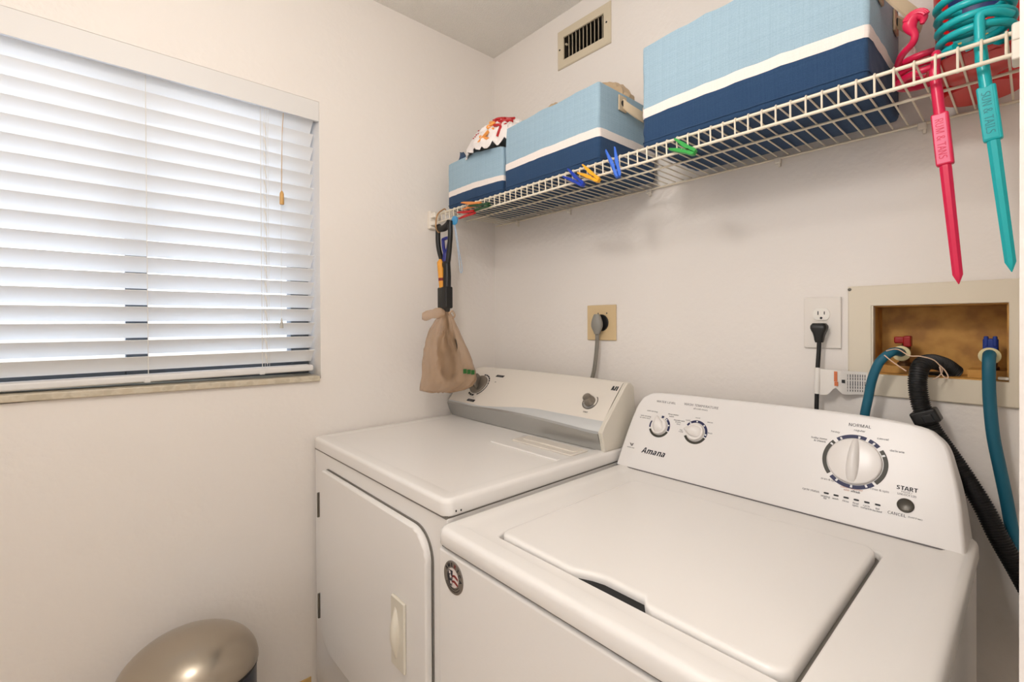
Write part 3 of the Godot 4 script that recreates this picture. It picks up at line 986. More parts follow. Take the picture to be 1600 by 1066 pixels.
	for l in [["NORMAL", 1.2480, 0.1900, 0.0062, 0.036, "print_grey"], ["regular", 1.2488, 0.1800, 0.0036, 0.018, "print_grey"], ["heavy", 1.2095, 0.1712, 0.0036, 0.015, "print_light"], ["bulky items", 1.1830, 0.1528, 0.0036, 0.028, "print_grey"], ["& sheets", 1.1850, 0.1472, 0.0036, 0.021, "print_grey"],
		["casual", 1.2860, 0.1700, 0.0036, 0.017, "print_grey"], ["delicate", 1.3085, 0.1505, 0.0036, 0.021, "print_grey"], ["drain & spin", 1.2085, 0.0735, 0.0036, 0.026, "print_light"], ["clean washer", 1.2465, 0.0660, 0.0036, 0.035, "print_orange"], ["with", 1.2390, 0.0612, 0.0030, 0.009, "print_orange"], ["affresh", 1.2530, 0.0612, 0.0036, 0.014, "print_dark"], ["rinse & spin", 1.2885, 0.0735, 0.0036, 0.027, "print_light"],
		["START", 1.3268, 0.0860, 0.0072, 0.0290, "print_dark"], ["PAUSE /", 1.3266, 0.0795, 0.0030, 0.015, "print_light"], ["UNLOCK LID", 1.3270, 0.0748, 0.0034, 0.026, "print_light"], ["CANCEL", 1.3155, 0.0385, 0.0050, 0.0250, "print_grey"], ["(hold 3 sec)", 1.3405, 0.0385, 0.0026, 0.019, "print_light"],
		["cycle status", 1.1812, 0.0462, 0.0038, 0.029, "print_grey"], ["sensing", 1.2065, 0.0405, 0.0030, 0.0150, "print_grey"], ["fill", 1.2065, 0.0365, 0.0030, 0.005, "print_grey"], ["wash", 1.2233, 0.0405, 0.0030, 0.010, "print_grey"], ["rinse", 1.2395, 0.0402, 0.0030, 0.010, "print_grey"], ["final", 1.2552, 0.0405, 0.0030, 0.009, "print_grey"], ["spin", 1.2552, 0.0363, 0.0030, 0.009, "print_grey"],
		["cycle", 1.2718, 0.0403, 0.0030, 0.010, "print_grey"], ["complete", 1.2718, 0.0361, 0.0030, 0.0165, "print_grey"], ["lid", 1.2880, 0.0397, 0.0030, 0.005, "print_grey"], ["locked", 1.2880, 0.0355, 0.0030, 0.013, "print_grey"],
		["WATER LEVEL", 0.8312, 0.1852, 0.0054, 0.0545, "print_light"], ["WASH TEMPERATURE", 0.9250, 0.1875, 0.0060, 0.0875, "print_light"], ["all cold rinses", 0.9258, 0.1790, 0.0038, 0.036, "print_light"],
		["auto sensing", 0.7985, 0.1560, 0.0034, 0.031, "print_light"], ["auto sensing", 0.7830, 0.1405, 0.0032, 0.031, "print_light"], ["w/ extra rinse", 0.7820, 0.1350, 0.0030, 0.031, "print_light"], ["deep water", 0.8590, 0.1555, 0.0034, 0.029, "print_light"], ["wash", 0.8555, 0.1500, 0.0032, 0.013, "print_light"], ["deep water wash", 0.8780, 0.1425, 0.0032, 0.029, "print_light"], ["w/ extra", 0.8760, 0.1378, 0.0030, 0.014, "print_light"], ["rinse", 0.8780, 0.1330, 0.0030, 0.010, "print_light"],
		["cold", 0.9005, 0.1470, 0.0032, 0.011, "print_light"], ["cool", 0.9240, 0.1565, 0.0032, 0.011, "print_light"], ["warm", 0.9560, 0.1500, 0.0032, 0.013, "print_light"], ["hot", 0.9610, 0.1240, 0.0036, 0.010, "print_grey"], ["tap", 0.8885, 0.1200, 0.0030, 0.007, "print_light"], ["cold", 0.8890, 0.1155, 0.0030, 0.011, "print_light"]]:
		words(l[0], panel, M[l[5]], at.call(l[1], l[2]), l[3], l[4], font_bold if l[5] == "print_dark" else null)
	words("Amana", panel, M.badge_navy, at.call(0.8310, 0.0510) * Transform3D(Basis(Vector3(1, 0, 0), Vector3(0.30, 1, 0), Vector3(0, 0, 1)), Vector3.ZERO), 0.0150, 0.0640, font_bold)
	g = Geo.new(); g.xf = at.call(0.7625, 0.0585)
	g.prism(PackedVector2Array([Vector2(-0.006, 0.004), Vector2(0.0, -0.004), Vector2(0.002, -0.003), Vector2(-0.001, 0.003)]), -0.001, H)
	g.prism(PackedVector2Array([Vector2(0.006, 0.004), Vector2(0.0035, -0.004), Vector2(0.0015, -0.003), Vector2(0.002, 0.003)]), -0.001, H)
	part("emblem", g, M.print_light, panel)
	words("resource saver", panel, M.print_light, at.call(0.7625, 0.0505), 0.0024, 0.022)
	for i in 6:
		g = Geo.new(); g.xf = at.call(1.2076 + 0.01605 * i, 0.0468)
		g.prism(round_rect(-0.0042, -0.0015, 0.0042, 0.0015, 0.0014, 4), -0.001, 0.0008, 0.0002)
		part("indicator", g, M.print_dark, panel)
	g = Geo.new(); g.xf = at.call(1.3265, 0.0565) * Transform3D(Basis(Vector3(1, 0, 0), PI / 2), Vector3.ZERO)
	g.lathe([Vector2(0.0122, -0.001), Vector2(0.0122, 0.0012), Vector2(0.0114, 0.0022), Vector2(0.0104, 0.0020), Vector2(0.008, 0.0012), Vector2(0.001, 0.0008)], 32)
	part("start_button", g, M.button_bronze, panel)
	# the two smaller dials
	var d1: Transform3D = at.call(0.8290, 0.1190, 0.0)
	for a in [[76, 90, "b"], [-18, 60, "b"], [155, 192, "b"], [-158, -24, "o"]]:
		part("dial_ring", ring_piece(0.0232, 0.0290, a[0], a[1], -0.001, H, d1, 14), M.ring_blue if a[2] == "b" else M.ring_olive, panel)
	for a in [52, 14]: part("dial_mark", ring_piece(0.0240, 0.0272, a - 4.0, a + 4.0, -0.001, H + 0.0004, d1, 3), M.print_white, panel)
	dial_knob(panel, d1, 0.0218, 0.012, 0.018, 114.0, true)
	var d2: Transform3D = at.call(0.9255, 0.1205, 0.0)
	for a in [[-18, 150, "b"], [-152, -24, "o"]]:
		part("dial_ring", ring_piece(0.0236, 0.0296, a[0], a[1], -0.001, H, d2, 18), M.ring_blue if a[2] == "b" else M.ring_olive, panel)
	for a in [129, 92, 46, -6]: part("dial_mark", ring_piece(0.0246, 0.0280, a - 4.0, a + 4.0, -0.001, H + 0.0004, d2, 3), M.print_white, panel)
	dial_knob(panel, d2, 0.0218, 0.012, 0.018, 172.0, true)

func ngon(r: float, n: int) -> PackedVector2Array:
	var o := PackedVector2Array()
	for i in n: o.append(Vector2(cos(TAU * i / n), sin(TAU * i / n)) * r)
	return o

func star(r: float) -> PackedVector2Array:
	var o := PackedVector2Array()
	for i in 10: o.append(Vector2(cos(TAU * i / 10 + PI / 2), sin(TAU * i / 10 + PI / 2)) * (r if i % 2 == 0 else r * 0.42))
	return o

func dial_knob(panel: Node, xf: Transform3D, r: float, h: float, grip: float, deg: float, pointed: bool) -> void:
	var g := Geo.new()
	g.xf = xf * Transform3D(Basis(Vector3(1, 0, 0), PI / 2), Vector3.ZERO)
	g.lathe([Vector2(r, -0.001), Vector2(r, h * 0.35), Vector2(r * 0.975, h * 0.55), Vector2(r * 0.93, h * 0.68), Vector2(r * 0.5, h * 0.8), Vector2(0.0005, h * 0.82)], 48)
	part("knob", g, M.knob_white, panel)
	g = Geo.new()
	g.xf = xf * Transform3D(Basis(Vector3(0, 0, 1), deg_to_rad(deg) - PI / 2), Vector3.ZERO)
	var rows := []   # a ridge across the knob, running to a point on the small ones
	for i in 15:
		var u := i / 14.0
		var y := lerpf(-r * 0.9, r * (1.32 if pointed else 0.98), u)
		var wd: float
		var hh: float
		if pointed:
			wd = r * 0.62 * sqrt(maxf(0.0, 1.0 - pow(2.0 * u - 1.0, 4))) * (1.0 - 0.72 * smoothstep(0.45, 1.0, u)) + 0.0008
			hh = grip * pow(sin(PI * clampf(u * 0.94 + 0.03, 0, 1)), 0.5)
		else:
			wd = r * 0.24 * pow(sin(PI * clampf(u * 0.9 + 0.05, 0, 1)), 0.35) * (1.15 - 0.4 * u)
			hh = grip * pow(sin(PI * clampf(u * 0.9 + 0.05, 0, 1)), 0.45)
		var row := []
		for k in 9:
			var a := PI * k / 8.0
			row.append(Vector3(cos(a) * wd, y, h * 0.4 + pow(sin(a), 0.7) * maxf(0.001, hh - h * 0.4)))
		rows.append(row)
	g.loft(rows, true, true, true)
	part("knob_grip", g, M.knob_white, panel, "", 60.0)

# ---------------------------------------------------------------- wire shelf
func shelf() -> void:
	var t := thing("wire_shelf", "long white coated wire shelf with a front lip, high on the back wall", "shelf", Vector3(0.76, DECK, 0.155))
	var xa := 0.022
	var xb := 1.4705
	var rail := func(y, z, r, x_from): part("rail", Geo.new().tube([Vector3(x_from, y, z), Vector3(xb, y, z)], r, 10), M.wire_white, t)
	rail.call(DECK, 0.0075, 0.0029, xa)
	rail.call(DECK, 0.157, 0.0027, xa)
	rail.call(DECK + 0.0005, 0.302, 0.0031, 0.06)
	rail.call(1.6607, 0.3085, 0.0031, 0.06)
	var x := 1.4526
	var y := DECK + 0.0047
	var g := Geo.new()
	g.tube([Vector3(x, y, 0.004), Vector3(x, y, 0.10), Vector3(x, y, 0.2985), Vector3(x, y - 0.0007, 0.3035), Vector3(x, y - 0.0035, 0.3062), Vector3(x, y - 0.012, 0.3055), Vector3(x, 1.659, 0.3042)], 0.0017, 7)
	var first := part("deck_wire", g, M.wire_white, t)
	for k in range(1, 59): share("deck_wire", first, t, Vector3(-0.0242 * k, 0, 0))
	# end brackets and wall clips
	g = Geo.new().rbox(Vector3(0.009, 1.6755, 0.298), Vector3(0.018, 0.064, 0.044), 0.004, 2)
	g.rbox(Vector3(0.024, 1.690, 0.303), Vector3(0.034, 0.018, 0.024), 0.003, 2)
	g.rbox(Vector3(0.022, 1.662, 0.306), Vector3(0.030, 0.016, 0.022), 0.003, 2)
	part("end_bracket", g, M.bracket_white, t)
	g = Geo.new().rbox(Vector3(1.4655, 1.6755, 0.300), Vector3(0.0156, 0.050, 0.034), 0.003, 2)
	g.rbox(Vector3(1.4635, 1.679, 0.316), Vector3(0.0110, 0.006, 0.006), 0.002, 1)
	part("end_bracket", g, M.bracket_white, t)
	for cx in [0.1427, 0.4057, 0.7166, 1.0657, 1.3291]:
		g = Geo.new().rbox(Vector3(cx, 1.6875, 0.0065), Vector3(0.014, 0.014, 0.013), 0.003, 2)
		g.rbox(Vector3(cx + 0.003, 1.6785, 0.004), Vector3(0.006, 0.012, 0.008), 0.002, 1)
		part("wall_clip", g, M.bracket_white, t)

# ---------------------------------------------------------------- baskets
func basket_row(x0, z0, x1, z1, y, f: Callable) -> Array:
	var row := []
	var pts := PackedVector2Array()
	var r := 0.008
	# straight runs are cut up so that the cloth can sag and bulge
	var base := round_rect(x0, z0, x1, z1, r, 4)
	for i in base.size():
		var a := base[i]
		var b := base[(i + 1) % base.size()]
		var n := 1 if i % 5 != 4 else (20 if i % 10 == 4 else 13)
		for k in n: pts.append(a.lerp(b, float(k) / n))
	var c := Vector2((x0 + x1) / 2, (z0 + z1) / 2)
	for p in pts:
		var d: Vector3 = f.call(p.x, p.y, y)
		row.append(Vector3(p.x, y, p.y) + d)
	return row

func make_basket(t: Node, x0: float, x1: float, z0: float, z1: float, yb: float, y1: float, y2: float, yt: float, seed_: int, sag: float, droop: Callable) -> void:
	var nz := FastNoiseLite.new()
	nz.seed = seed_
	nz.frequency = 9.0
	var c := Vector2((x0 + x1) / 2, (z0 + z1) / 2)
	var f := func(x: float, z: float, y: float):
		var u := clampf((y - yb) / (yt - yb), 0.0, 1.0)
		var ex := (x - c.x) / ((x1 - x0) / 2)
		var ez := (z - c.y) / ((z1 - z0) / 2)
		var bulge := sin(PI * u) * sag
		var fold := nz.get_noise_3d(x * 6.0, y * 2.0, z * 6.0) * 0.0035 * (1.0 - u * 0.6)
		var d := Vector3.ZERO
		if absf(ez) > 0.97: d.z += signf(ez) * (bulge * (1.0 - ex * ex) + fold) * (1.0 if ez > 0 else 0.25)
		if absf(ex) > 0.97: d.x += signf(ex) * (bulge * 0.5 * (1.0 - ez * ez) + fold)
		d.y += (droop.call(x, z) + nz.get_noise_3d(x * 1.6, 3.0, z * 1.6) * 0.006 * (1.0 - ex * ex)) * u
		return d
	var rows := []
	var ins := basket_row(x0 + 0.012, z0 + 0.012, x1 - 0.012, z1 - 0.012, yb, f)
	rows.append(ins)
	rows.append(basket_row(x0 + 0.003, z0 + 0.003, x1 - 0.003, z1 - 0.003, yb + 0.002, f))
	for k in 8: rows.append(basket_row(x0, z0, x1, z1, lerpf(yb + 0.008, y1, k / 7.0), f))
	var g := Geo.new().loft(rows, true, true, false, true)
	part("base_panel", g, M.cloth_navy, t, "dark blue lower part", 60.0)
	# piped seam just above the floor of the basket
	var seam := basket_row(x0 - 0.0008, z0 - 0.0008, x1 + 0.0008, z1 + 0.0008, yb + 0.014, f)
	g = Geo.new().tube(seam, 0.0014, 5, true)
	part("seam_piping", g, M.cloth_navy, t)
	g = Geo.new().loft([basket_row(x0 - 0.0006, z0 - 0.0006, x1 + 0.0006, z1 + 0.0006, y1 - 0.001, f), basket_row(x0 - 0.0012, z0 - 0.0012, x1 + 0.0012, z1 + 0.0012, lerpf(y1, y2, 0.5), f), basket_row(x0 - 0.0006, z0 - 0.0006, x1 + 0.0006, z1 + 0.0006, y2 + 0.001, f)], true, false, false, true)
	part("white_band", g, M.cloth_white, t, "white stripe", 60.0)
	rows = []
	for k in 10: rows.append(basket_row(x0, z0, x1, z1, lerpf(y2, yt, k / 9.0), f))
	rows.append(basket_row(x0 + 0.003, z0 + 0.003, x1 - 0.003, z1 - 0.003, yt + 0.001, f))
	rows.append(basket_row(x0 + 0.006, z0 + 0.006, x1 - 0.006, z1 - 0.006, yt - 0.001, f))
	for k in 6: rows.append(basket_row(x0 + 0.007, z0 + 0.007, x1 - 0.007, z1 - 0.007, lerpf(yt - 0.004, yb + 0.006, k / 5.0), f))
	g = Geo.new().loft(rows, true, false, true, true)
	part("side_panel", g, M.cloth_sky, t, "light blue woven upper part", 60.0)

func handle_strap(t: Node, x: float, za: float, zb: float, y: float, out: float, drop: float) -> void:
	for z in [za, zb]:
		var g := Geo.new().rbox(Vector3(x + 0.003, y, z), Vector3(0.004, 0.040, 0.034), 0.0018, 2)
		part("handle_patch", g, M.strap_cream, t)
		g = Geo.new(); g.xf = Transform3D(Basis(Vector3(0, 0, 1), -PI / 2), Vector3(x + 0.004, y, z))
		g.lathe([Vector2(0.0075, 0.0), Vector2(0.0075, 0.0022), Vector2(0.001, 0.0022)], 20)
		part("eyelet", g, M.print_dark, t)
	var rows := []
	for i in 17:
		var u := i / 16.0
		var s := sin(PI * u)
		var p := Vector3(x + 0.006 + out * pow(s, 0.8), y - drop * pow(s, 0.7), lerpf(za, zb, u))
		var row := []
		var wd := 0.011
		var tx := Vector3(0.0018, 0, 0)
		var ty := Vector3(0.3 * s, 1, 0).normalized() * wd
		row = [p - tx - ty, p + tx - ty, p + tx + ty, p - tx + ty]
		rows.append(row)
	var g2 := Geo.new().loft(rows)
	part("handle", g2, M.strap_cream, t)

func lump(c: Vector3, r: Vector3, seed_: int, amp: float, freq: float, nu := 44, nv := 26) -> Geo:   # a crumpled rounded heap
	var nz := FastNoiseLite.new()
	nz.seed = seed_
	nz.frequency = freq
	nz.fractal_type = FastNoiseLite.FRACTAL_RIDGED
	nz.fractal_octaves = 3
	var rows := []
	for j in nv + 1:
		var b := -PI / 2 + PI * j / nv
		var row := []
		for i in nu:
			var a := TAU * i / nu
			var d := Vector3(cos(a) * cos(b), sin(b), -sin(a) * cos(b))
			row.append(c + d * r * (1.0 + amp * nz.get_noise_3dv(d * 2.0)))
		rows.append(row)
	return Geo.new().loft(rows, true, false, false)

func baskets() -> void:
	var yb := DECK + 0.0075
	var t := thing("fabric_basket", "small blue two-tone fabric basket in the corner, a printed plastic bag over its rim", "basket", Vector3(0.239, yb, 0.16), "blue fabric baskets on the wire shelf")
	make_basket(t, 0.0905, 0.3855, 0.030, 0.290, yb, 1.742, 1.7575, 1.850, 11, 0.004, func(x, z): return 0.012 - 0.02 * pow((x - 0.19) / 0.2, 2.0))
	t = thing("fabric_basket", "middle blue fabric basket on the wire shelf, khaki cloth showing above its rim", "basket", Vector3(0.575, yb, 0.16), "blue fabric baskets on the wire shelf")
	make_basket(t, 0.3975, 0.7520, 0.030, 0.290, yb, 1.767, 1.7865, 1.900, 12, 0.005, func(x, z): return -0.004 + 0.006 * (x - 0.57) / 0.17)
	handle_strap(t, 0.7545, 0.198, 0.085, 1.872, 0.026, 0.030)
	t = thing("fabric_basket", "largest blue fabric basket on the shelf, nearest the two plastic holders", "basket", Vector3(1.085, yb, 0.16), "blue fabric baskets on the wire shelf")
	make_basket(t, 0.8735, 1.2965, 0.030, 0.288, yb, 1.769, 1.7880, 1.930, 13, 0.006, func(x, z): return 0.006 * (1.0 - pow((x - 1.085) / 0.2, 2.0)))
	handle_strap(t, 1.2985, 0.225, 0.095, 1.868, 0.042, 0.050)
	# what is in and on them
	var o := part("folded_cloth", lump(Vector3(0.632, 1.872, 0.112), Vector3(0.105, 0.118, 0.074), 21, 0.10, 0.9), M.cloth_khaki, self)
	tag(o, "khaki cloth heaped in the middle basket by its strap handle", "cloth")
	o = part("folded_cloth", lump(Vector3(0.470, 1.875, 0.130), Vector3(0.055, 0.110, 0.07), 22, 0.10, 0.9), M.cloth_khaki, self)
	tag(o, "tan cloth barely showing above the middle basket's front rim", "cloth")
	# navy lining flap and white liner corner at the small basket
	var g := Geo.new()
	var rows := []
	for i in 7:
		var u := i / 6.0
		rows.append([Vector3(0.128 + 0.012 * sin(u * 3.0), 1.846 + u * 0.055, 0.286 - 0.02 * u), Vector3(0.206 - 0.055 * u, 1.846 + u * 0.052 * (1.0 - 0.15 * u), 0.288 - 0.012 * u), Vector3(0.206 - 0.055 * u, 1.846 + u * 0.050, 0.281 - 0.016 * u), Vector3(0.130 + 0.012 * sin(u * 3.0), 1.846 + u * 0.050, 0.280 - 0.02 * u)])
	g.loft(rows)
	o = part("cloth_bundle", g, M.cloth_navy, self); tag(o, "dark blue cloth corner poking out of the small basket", "cloth")
	g = Geo.new()
	rows = []
	for i in 6:
		var u := i / 5.0
		rows.append([Vector3(0.103 + 0.02 * u, 1.842 + u * 0.046, 0.276 - 0.02 * u), Vector3(0.138 - 0.002 * u, 1.842 + u * 0.046, 0.279 - 0.02 * u), Vector3(0.138 - 0.002 * u, 1.842 + u * 0.044, 0.272 - 0.022 * u), Vector3(0.103 + 0.02 * u, 1.842 + u * 0.044, 0.270 - 0.022 * u)])
	g.loft(rows)
	o = part("white_rag", g, M.cloth_white, self); tag(o, "narrow white cloth edge at the left of the small basket", "cloth")
	plastic_bag()
	o = part("plastic_liner", lump(Vector3(1.322, 1.772, 0.105), Vector3(0.015, 0.034, 0.046), 25, 0.15, 1.2), M.bag_white, self); tag(o, "crumpled whitish plastic beside the largest basket", "plastic bag")

func plastic_bag() -> void:
	var t := thing("shopping_bag", "crumpled white plastic bag with red and orange print, on the small basket", "plastic bag", Vector3(0.31, 1.85, 0.22))
	var nz := FastNoiseLite.new()
	nz.seed = 77
	nz.frequency = 2.6
	nz.fractal_type = FastNoiseLite.FRACTAL_RIDGED
	nz.fractal_octaves = 3
	var n2 := FastNoiseLite.new(); n2.seed = 5; n2.frequency = 1.1
	# a cap that lies over the rim and hangs down in front; rows from the crown to the hem
	var hem := func(a: float): return 0.5 + 0.5 * n2.get_noise_2d(cos(a) * 2.5, sin(a) * 2.5)
	var rows := []
	var nu := 72
	for j in 23:
		var u := j / 22.0
		var row := []
		for i in nu:
			var a := TAU * i / nu
			var rad := sin(u * PI * 0.5)
			var ex := 0.122 * rad
			var ez := 0.092 * rad
			var cx := 0.298 + 0.036 * (1.0 - u)
			var y := 1.956 - 0.080 * pow(u, 1.5) - 0.014 * u * (hem.call(a) as float) * 2.0 * pow(u, 2.0)
			# the left shoulder is lower, the right one higher
			y += -0.010 * cos(a) * -1.0 * rad * 0.4 - 0.008 * maxf(0.0, -cos(a)) * rad
			var p := Vector3(cx + cos(a) * ex, y, 0.225 - sin(a) * ez * -1.0)
			var k := nz.get_noise_3d(p.x * 14.0, p.y * 14.0, p.z * 14.0)
			p += Vector3(cos(a), 0.6, sin(a)) * 0.011 * k * (0.3 + u)
			row.append(p)
		rows.append(row)
	# front hem drops past the basket's rim
	for i in nu:
		var a := TAU * i / nu
		var fr := clampf(sin(a), 0.0, 1.0)
		if fr > 0.0:
			for j in range(15, 23):
				var s := (j - 14) / 8.0
				var p: Vector3 = rows[j][i]
				p.y -= 0.016 * s * fr * (0.5 + (hem.call(a * 3.0) as float)) * (1.0 if cos(a) > 0.0 else 0.45)
				p.z = lerpf(p.z, maxf(p.z, 0.296), fr)
				rows[j][i] = p
	var g := Geo.new().loft(rows, true, true, false, true)
	part("bag_film", g, M.bag_white, t, "", 70.0)
	# bold printed strokes follow the film
	var put := func(called, m, spots):
		var gg := Geo.new()
		for s in spots:
			var path := []
			for k in s: 
				var jj: float = clampf(k[0], 0.0, 21.9)
				var ii := (int(k[1]) + nu) % nu
				var p: Vector3 = rows[int(jj)][ii].lerp(rows[int(jj) + 1][ii], fmod(jj, 1.0))
				var nrm := (p - Vector3(0.31, 1.86, 0.2)).normalized()
				path.append(p + nrm * 0.002)
			gg.tube(curve(path, 4), 0.0048, 6, false, 1.0)
		part(called, gg, m, t)
	put.call("red_print", M.bag_red, [[[7, 18], [6, 12], [7, 7], [9, 4]], [[8, 16], [9, 13], [9, 9], [10, 6]], [[11, 14], [12, 11], [12, 8], [14, 6]], [[12, 10], [14, 10], [17, 10], [19, 11]], [[14, 13], [15, 10], [14, 7]], [[7, 22], [9, 24]], [[9, 11], [11, 9]]])
	put.call("orange_print", M.bag_orange, [[[10, 13], [11, 16], [13, 13], [14, 16], [15, 13]], [[17, 14], [19, 18]], [[19, 14], [17, 18]]])
	var gs := Geo.new()
	for s in 5:
		var p: Vector3 = rows[14 + s][20]
		gs.rbox(p + Vector3(0, 0, 0.004), Vector3(0.006, 0.003, 0.003), 0.001, 1)
	part("small_print", gs, M.bag_red, t)

# ---------------------------------------------------------------- wall box, hoses
func frame_plate(x0, y0, x1, y1, hx0, hy0, hx1, hy1, z0, z1, bev) -> Geo:
	var g := Geo.new()
	var o := func(i: float, z: float): return [Vector3(x0 + i, y0 + i, z), Vector3(x1 - i, y0 + i, z), Vector3(x1 - i, y1 - i, z), Vector3(x0 + i, y1 - i, z)]
	var h := func(z: float, i := 0.0): return [Vector3(hx0 - i, hy0 - i, z), Vector3(hx1 + i, hy0 - i, z), Vector3(hx1 + i, hy1 + i, z), Vector3(hx0 - i, hy1 + i, z)]
	g.loft([h.call(z0), o.call(0.0, z0), o.call(0.0, z1 - bev), o.call(bev, z1), h.call(z1, bev * 0.5), h.call(z1 - bev * 0.5), h.call(z0)], true, false, false)
	g.fix(0)
	return g

func utility_box() -> void:
	var t := thing("laundry_outlet_box", "recessed plastic laundry supply box with an amber-stained interior, above the washer", "utility box", Vector3(1.347, 1.145, 0.0))
	var g := frame_plate(1.2055, 1.1440, 1.4715, 1.3770, 1.2470, 1.1900, 1.4476, 1.3340, 0.0005, 0.007, 0.002)
	part("face_plate", g, M.box_face, t, "", 20.0)
	g = Geo.new()
	var bx := func(a, b): g.box(a, b)
	g.box(Vector3(1.2470, 1.190, -0.088), Vector3(1.4476, 1.334, -0.084))
	g.box(Vector3(1.2470, 1.190, -0.084), Vector3(1.2495, 1.334, 0.0005))
	g.box(Vector3(1.4451, 1.190, -0.084), Vector3(1.4476, 1.334, 0.0005))
	g.box(Vector3(1.2495, 1.3315, -0.084), Vector3(1.4451, 1.334, 0.0005))
	g.box(Vector3(1.2495, 1.190, -0.084), Vector3(1.4451, 1.1925, 0.0005))
	for a in [[1.2495, 1.309], [1.392, 1.4451]]: g.box(Vector3(a[0], 1.1925, -0.084), Vector3(a[1], 1.2075, -0.022))
	part("tray", g, M.box_amber, t, "amber-stained recess")
	g = Geo.new().box(Vector3(1.2472, 1.1905, -0.012), Vector3(1.2500, 1.3338, 0.0064))
	part("inner_lip", g, M.box_face, t)
	g = Geo.new().rbox(Vector3(1.4405, 1.196, 0.001), Vector3(0.014, 0.005, 0.010), 0.0015, 1)
	part("latch", g, M.bracket_white, t)
	g = Geo.new(); g.xf = Transform3D(Basis(Vector3(1, 0, 0), PI / 2), Vector3(1.2088, 1.3705, 0.0066))
	g.lathe([Vector2(0.0036, -0.001), Vector2(0.0034, 0.0012), Vector2(0.001, 0.0018)], 16)
	part("screw", g, M.hinge_grey, t)
	# valves: brass body, bonnet, bright handle
	for k in 2:
		var x := 1.2945 if k == 0 else 1.4226
		var z := -0.040
		g = Geo.new(); g.xf = Transform3D(Basis.IDENTITY, Vector3(x, 1.2075, z))
		g.lathe([Vector2(0.012, 0.0), Vector2(0.012, 0.006), Vector2(0.009, 0.008), Vector2(0.009, 0.034), Vector2(0.011, 0.036), Vector2(0.011, 0.042), Vector2(0.004, 0.044), Vector2(0.004, 0.050)], 18)
		g.xf = Transform3D(Basis(Vector3(1, 0, 0), PI / 2), Vector3(x, 1.235, z + 0.004))
		g.lathe([Vector2(0.009, 0.0), Vector2(0.0095, 0.022), Vector2(0.001, 0.023)], 18)
		var body := part("valve_body", g, M.brass, t)
		g = Geo.new()
		if k == 0:
			g.rbox(Vector3(x + 0.006, 1.2590, z + 0.004), Vector3(0.013, 0.023, 0.022), 0.003, 2)
			g.rbox(Vector3(x - 0.005, 1.2615, z + 0.004), Vector3(0.022, 0.014, 0.014), 0.003, 2)
		else:
			g.rbox(Vector3(x, 1.2565, z + 0.006), Vector3(0.021, 0.022, 0.018), 0.003, 2)
			g.rbox(Vector3(x - 0.006, 1.262, z + 0.006), Vector3(0.006, 0.020, 0.020), 0.002, 2)
			g.rbox(Vector3(x + 0.006, 1.262, z + 0.006), Vector3(0.006, 0.020, 0.020), 0.002, 2)
		part("valve_handle", g, M.valve_red if k == 0 else M.valve_blue, body, "red hot-water handle" if k == 0 else "blue cold-water handle")
	# standpipe collar
	g = Geo.new(); g.xf = Transform3D(Basis.IDENTITY, Vector3(1.352, 1.1925, -0.045))
	g.lathe([Vector2(0.028, 0.0), Vector2(0.028, 0.003), Vector2(0.026, 0.004), Vector2(0.001, 0.004)], 24)
	part("drain_collar", g, M.gap_dark, t)
	# supply hoses
	for k in 2:
		var path := []
		if k == 0: path = [Vector3(1.2945, 1.235, -0.012), Vector3(1.2935, 1.2395, 0.020), Vector3(1.2860, 1.2385, 0.044), Vector3(1.2700, 1.2200, 0.056), Vector3(1.2575, 1.1850, 0.054), Vector3(1.2500, 1.1450, 0.050), Vector3(1.2440, 1.1080, 0.050), Vector3(1.2380, 1.0500, 0.048), Vector3(1.2350, 0.95, 0.045), Vector3(1.236, 0.86, 0.043)]
		else: path = [Vector3(1.4226, 1.236, -0.010), Vector3(1.4232, 1.239, 0.016), Vector3(1.4236, 1.2290, 0.036), Vector3(1.4238, 1.2050, 0.042), Vector3(1.4246, 1.1600, 0.040), Vector3(1.4290, 1.0973, 0.040), Vector3(1.4370, 1.0400, 0.036), Vector3(1.4450, 0.9850, 0.030), Vector3(1.4520, 0.9300, 0.026), Vector3(1.4600, 0.8700, 0.024), Vector3(1.4740, 0.80, 0.022), Vector3(1.490, 0.70, 0.022)]
		var h := thing("supply_hose", "teal rubber hose bending down from the red valve" if k == 0 else "teal rubber hose hanging straight from the blue valve", "hose", path[0], "teal washer supply hoses")
		g = Geo.new().tube(curve(path, 8), 0.0083 if k == 0 else 0.0092, 14)
		part("hose_tube", g, M.hose_teal, h)
		var c: Vector3 = path[0]
		g = Geo.new(); g.xf = Transform3D(Basis(Vector3(1, 0, 0), PI / 2), Vector3(c.x, c.y, c.z))
		g.lathe([Vector2(0.0102, -0.014), Vector2(0.0135, -0.012), Vector2(0.0135, 0.004), Vector2(0.0118, 0.007), Vector2(0.009, 0.009)], 20)
		part("coupling_nut", g, M.brass, h)
		g = Geo.new(); g.xf = Transform3D(Basis(Vector3(1, 0, 0), PI / 2), Vector3(c.x, c.y, c.z + 0.006))
		g.lathe([Vector2(0.0105, 0.0), Vector2(0.0150, 0.0005), Vector2(0.0155, 0.003), Vector2(0.0135, 0.0045), Vector2(0.0095, 0.0045)], 24)
		part("washer_ring", g, M.ring_cream, h)
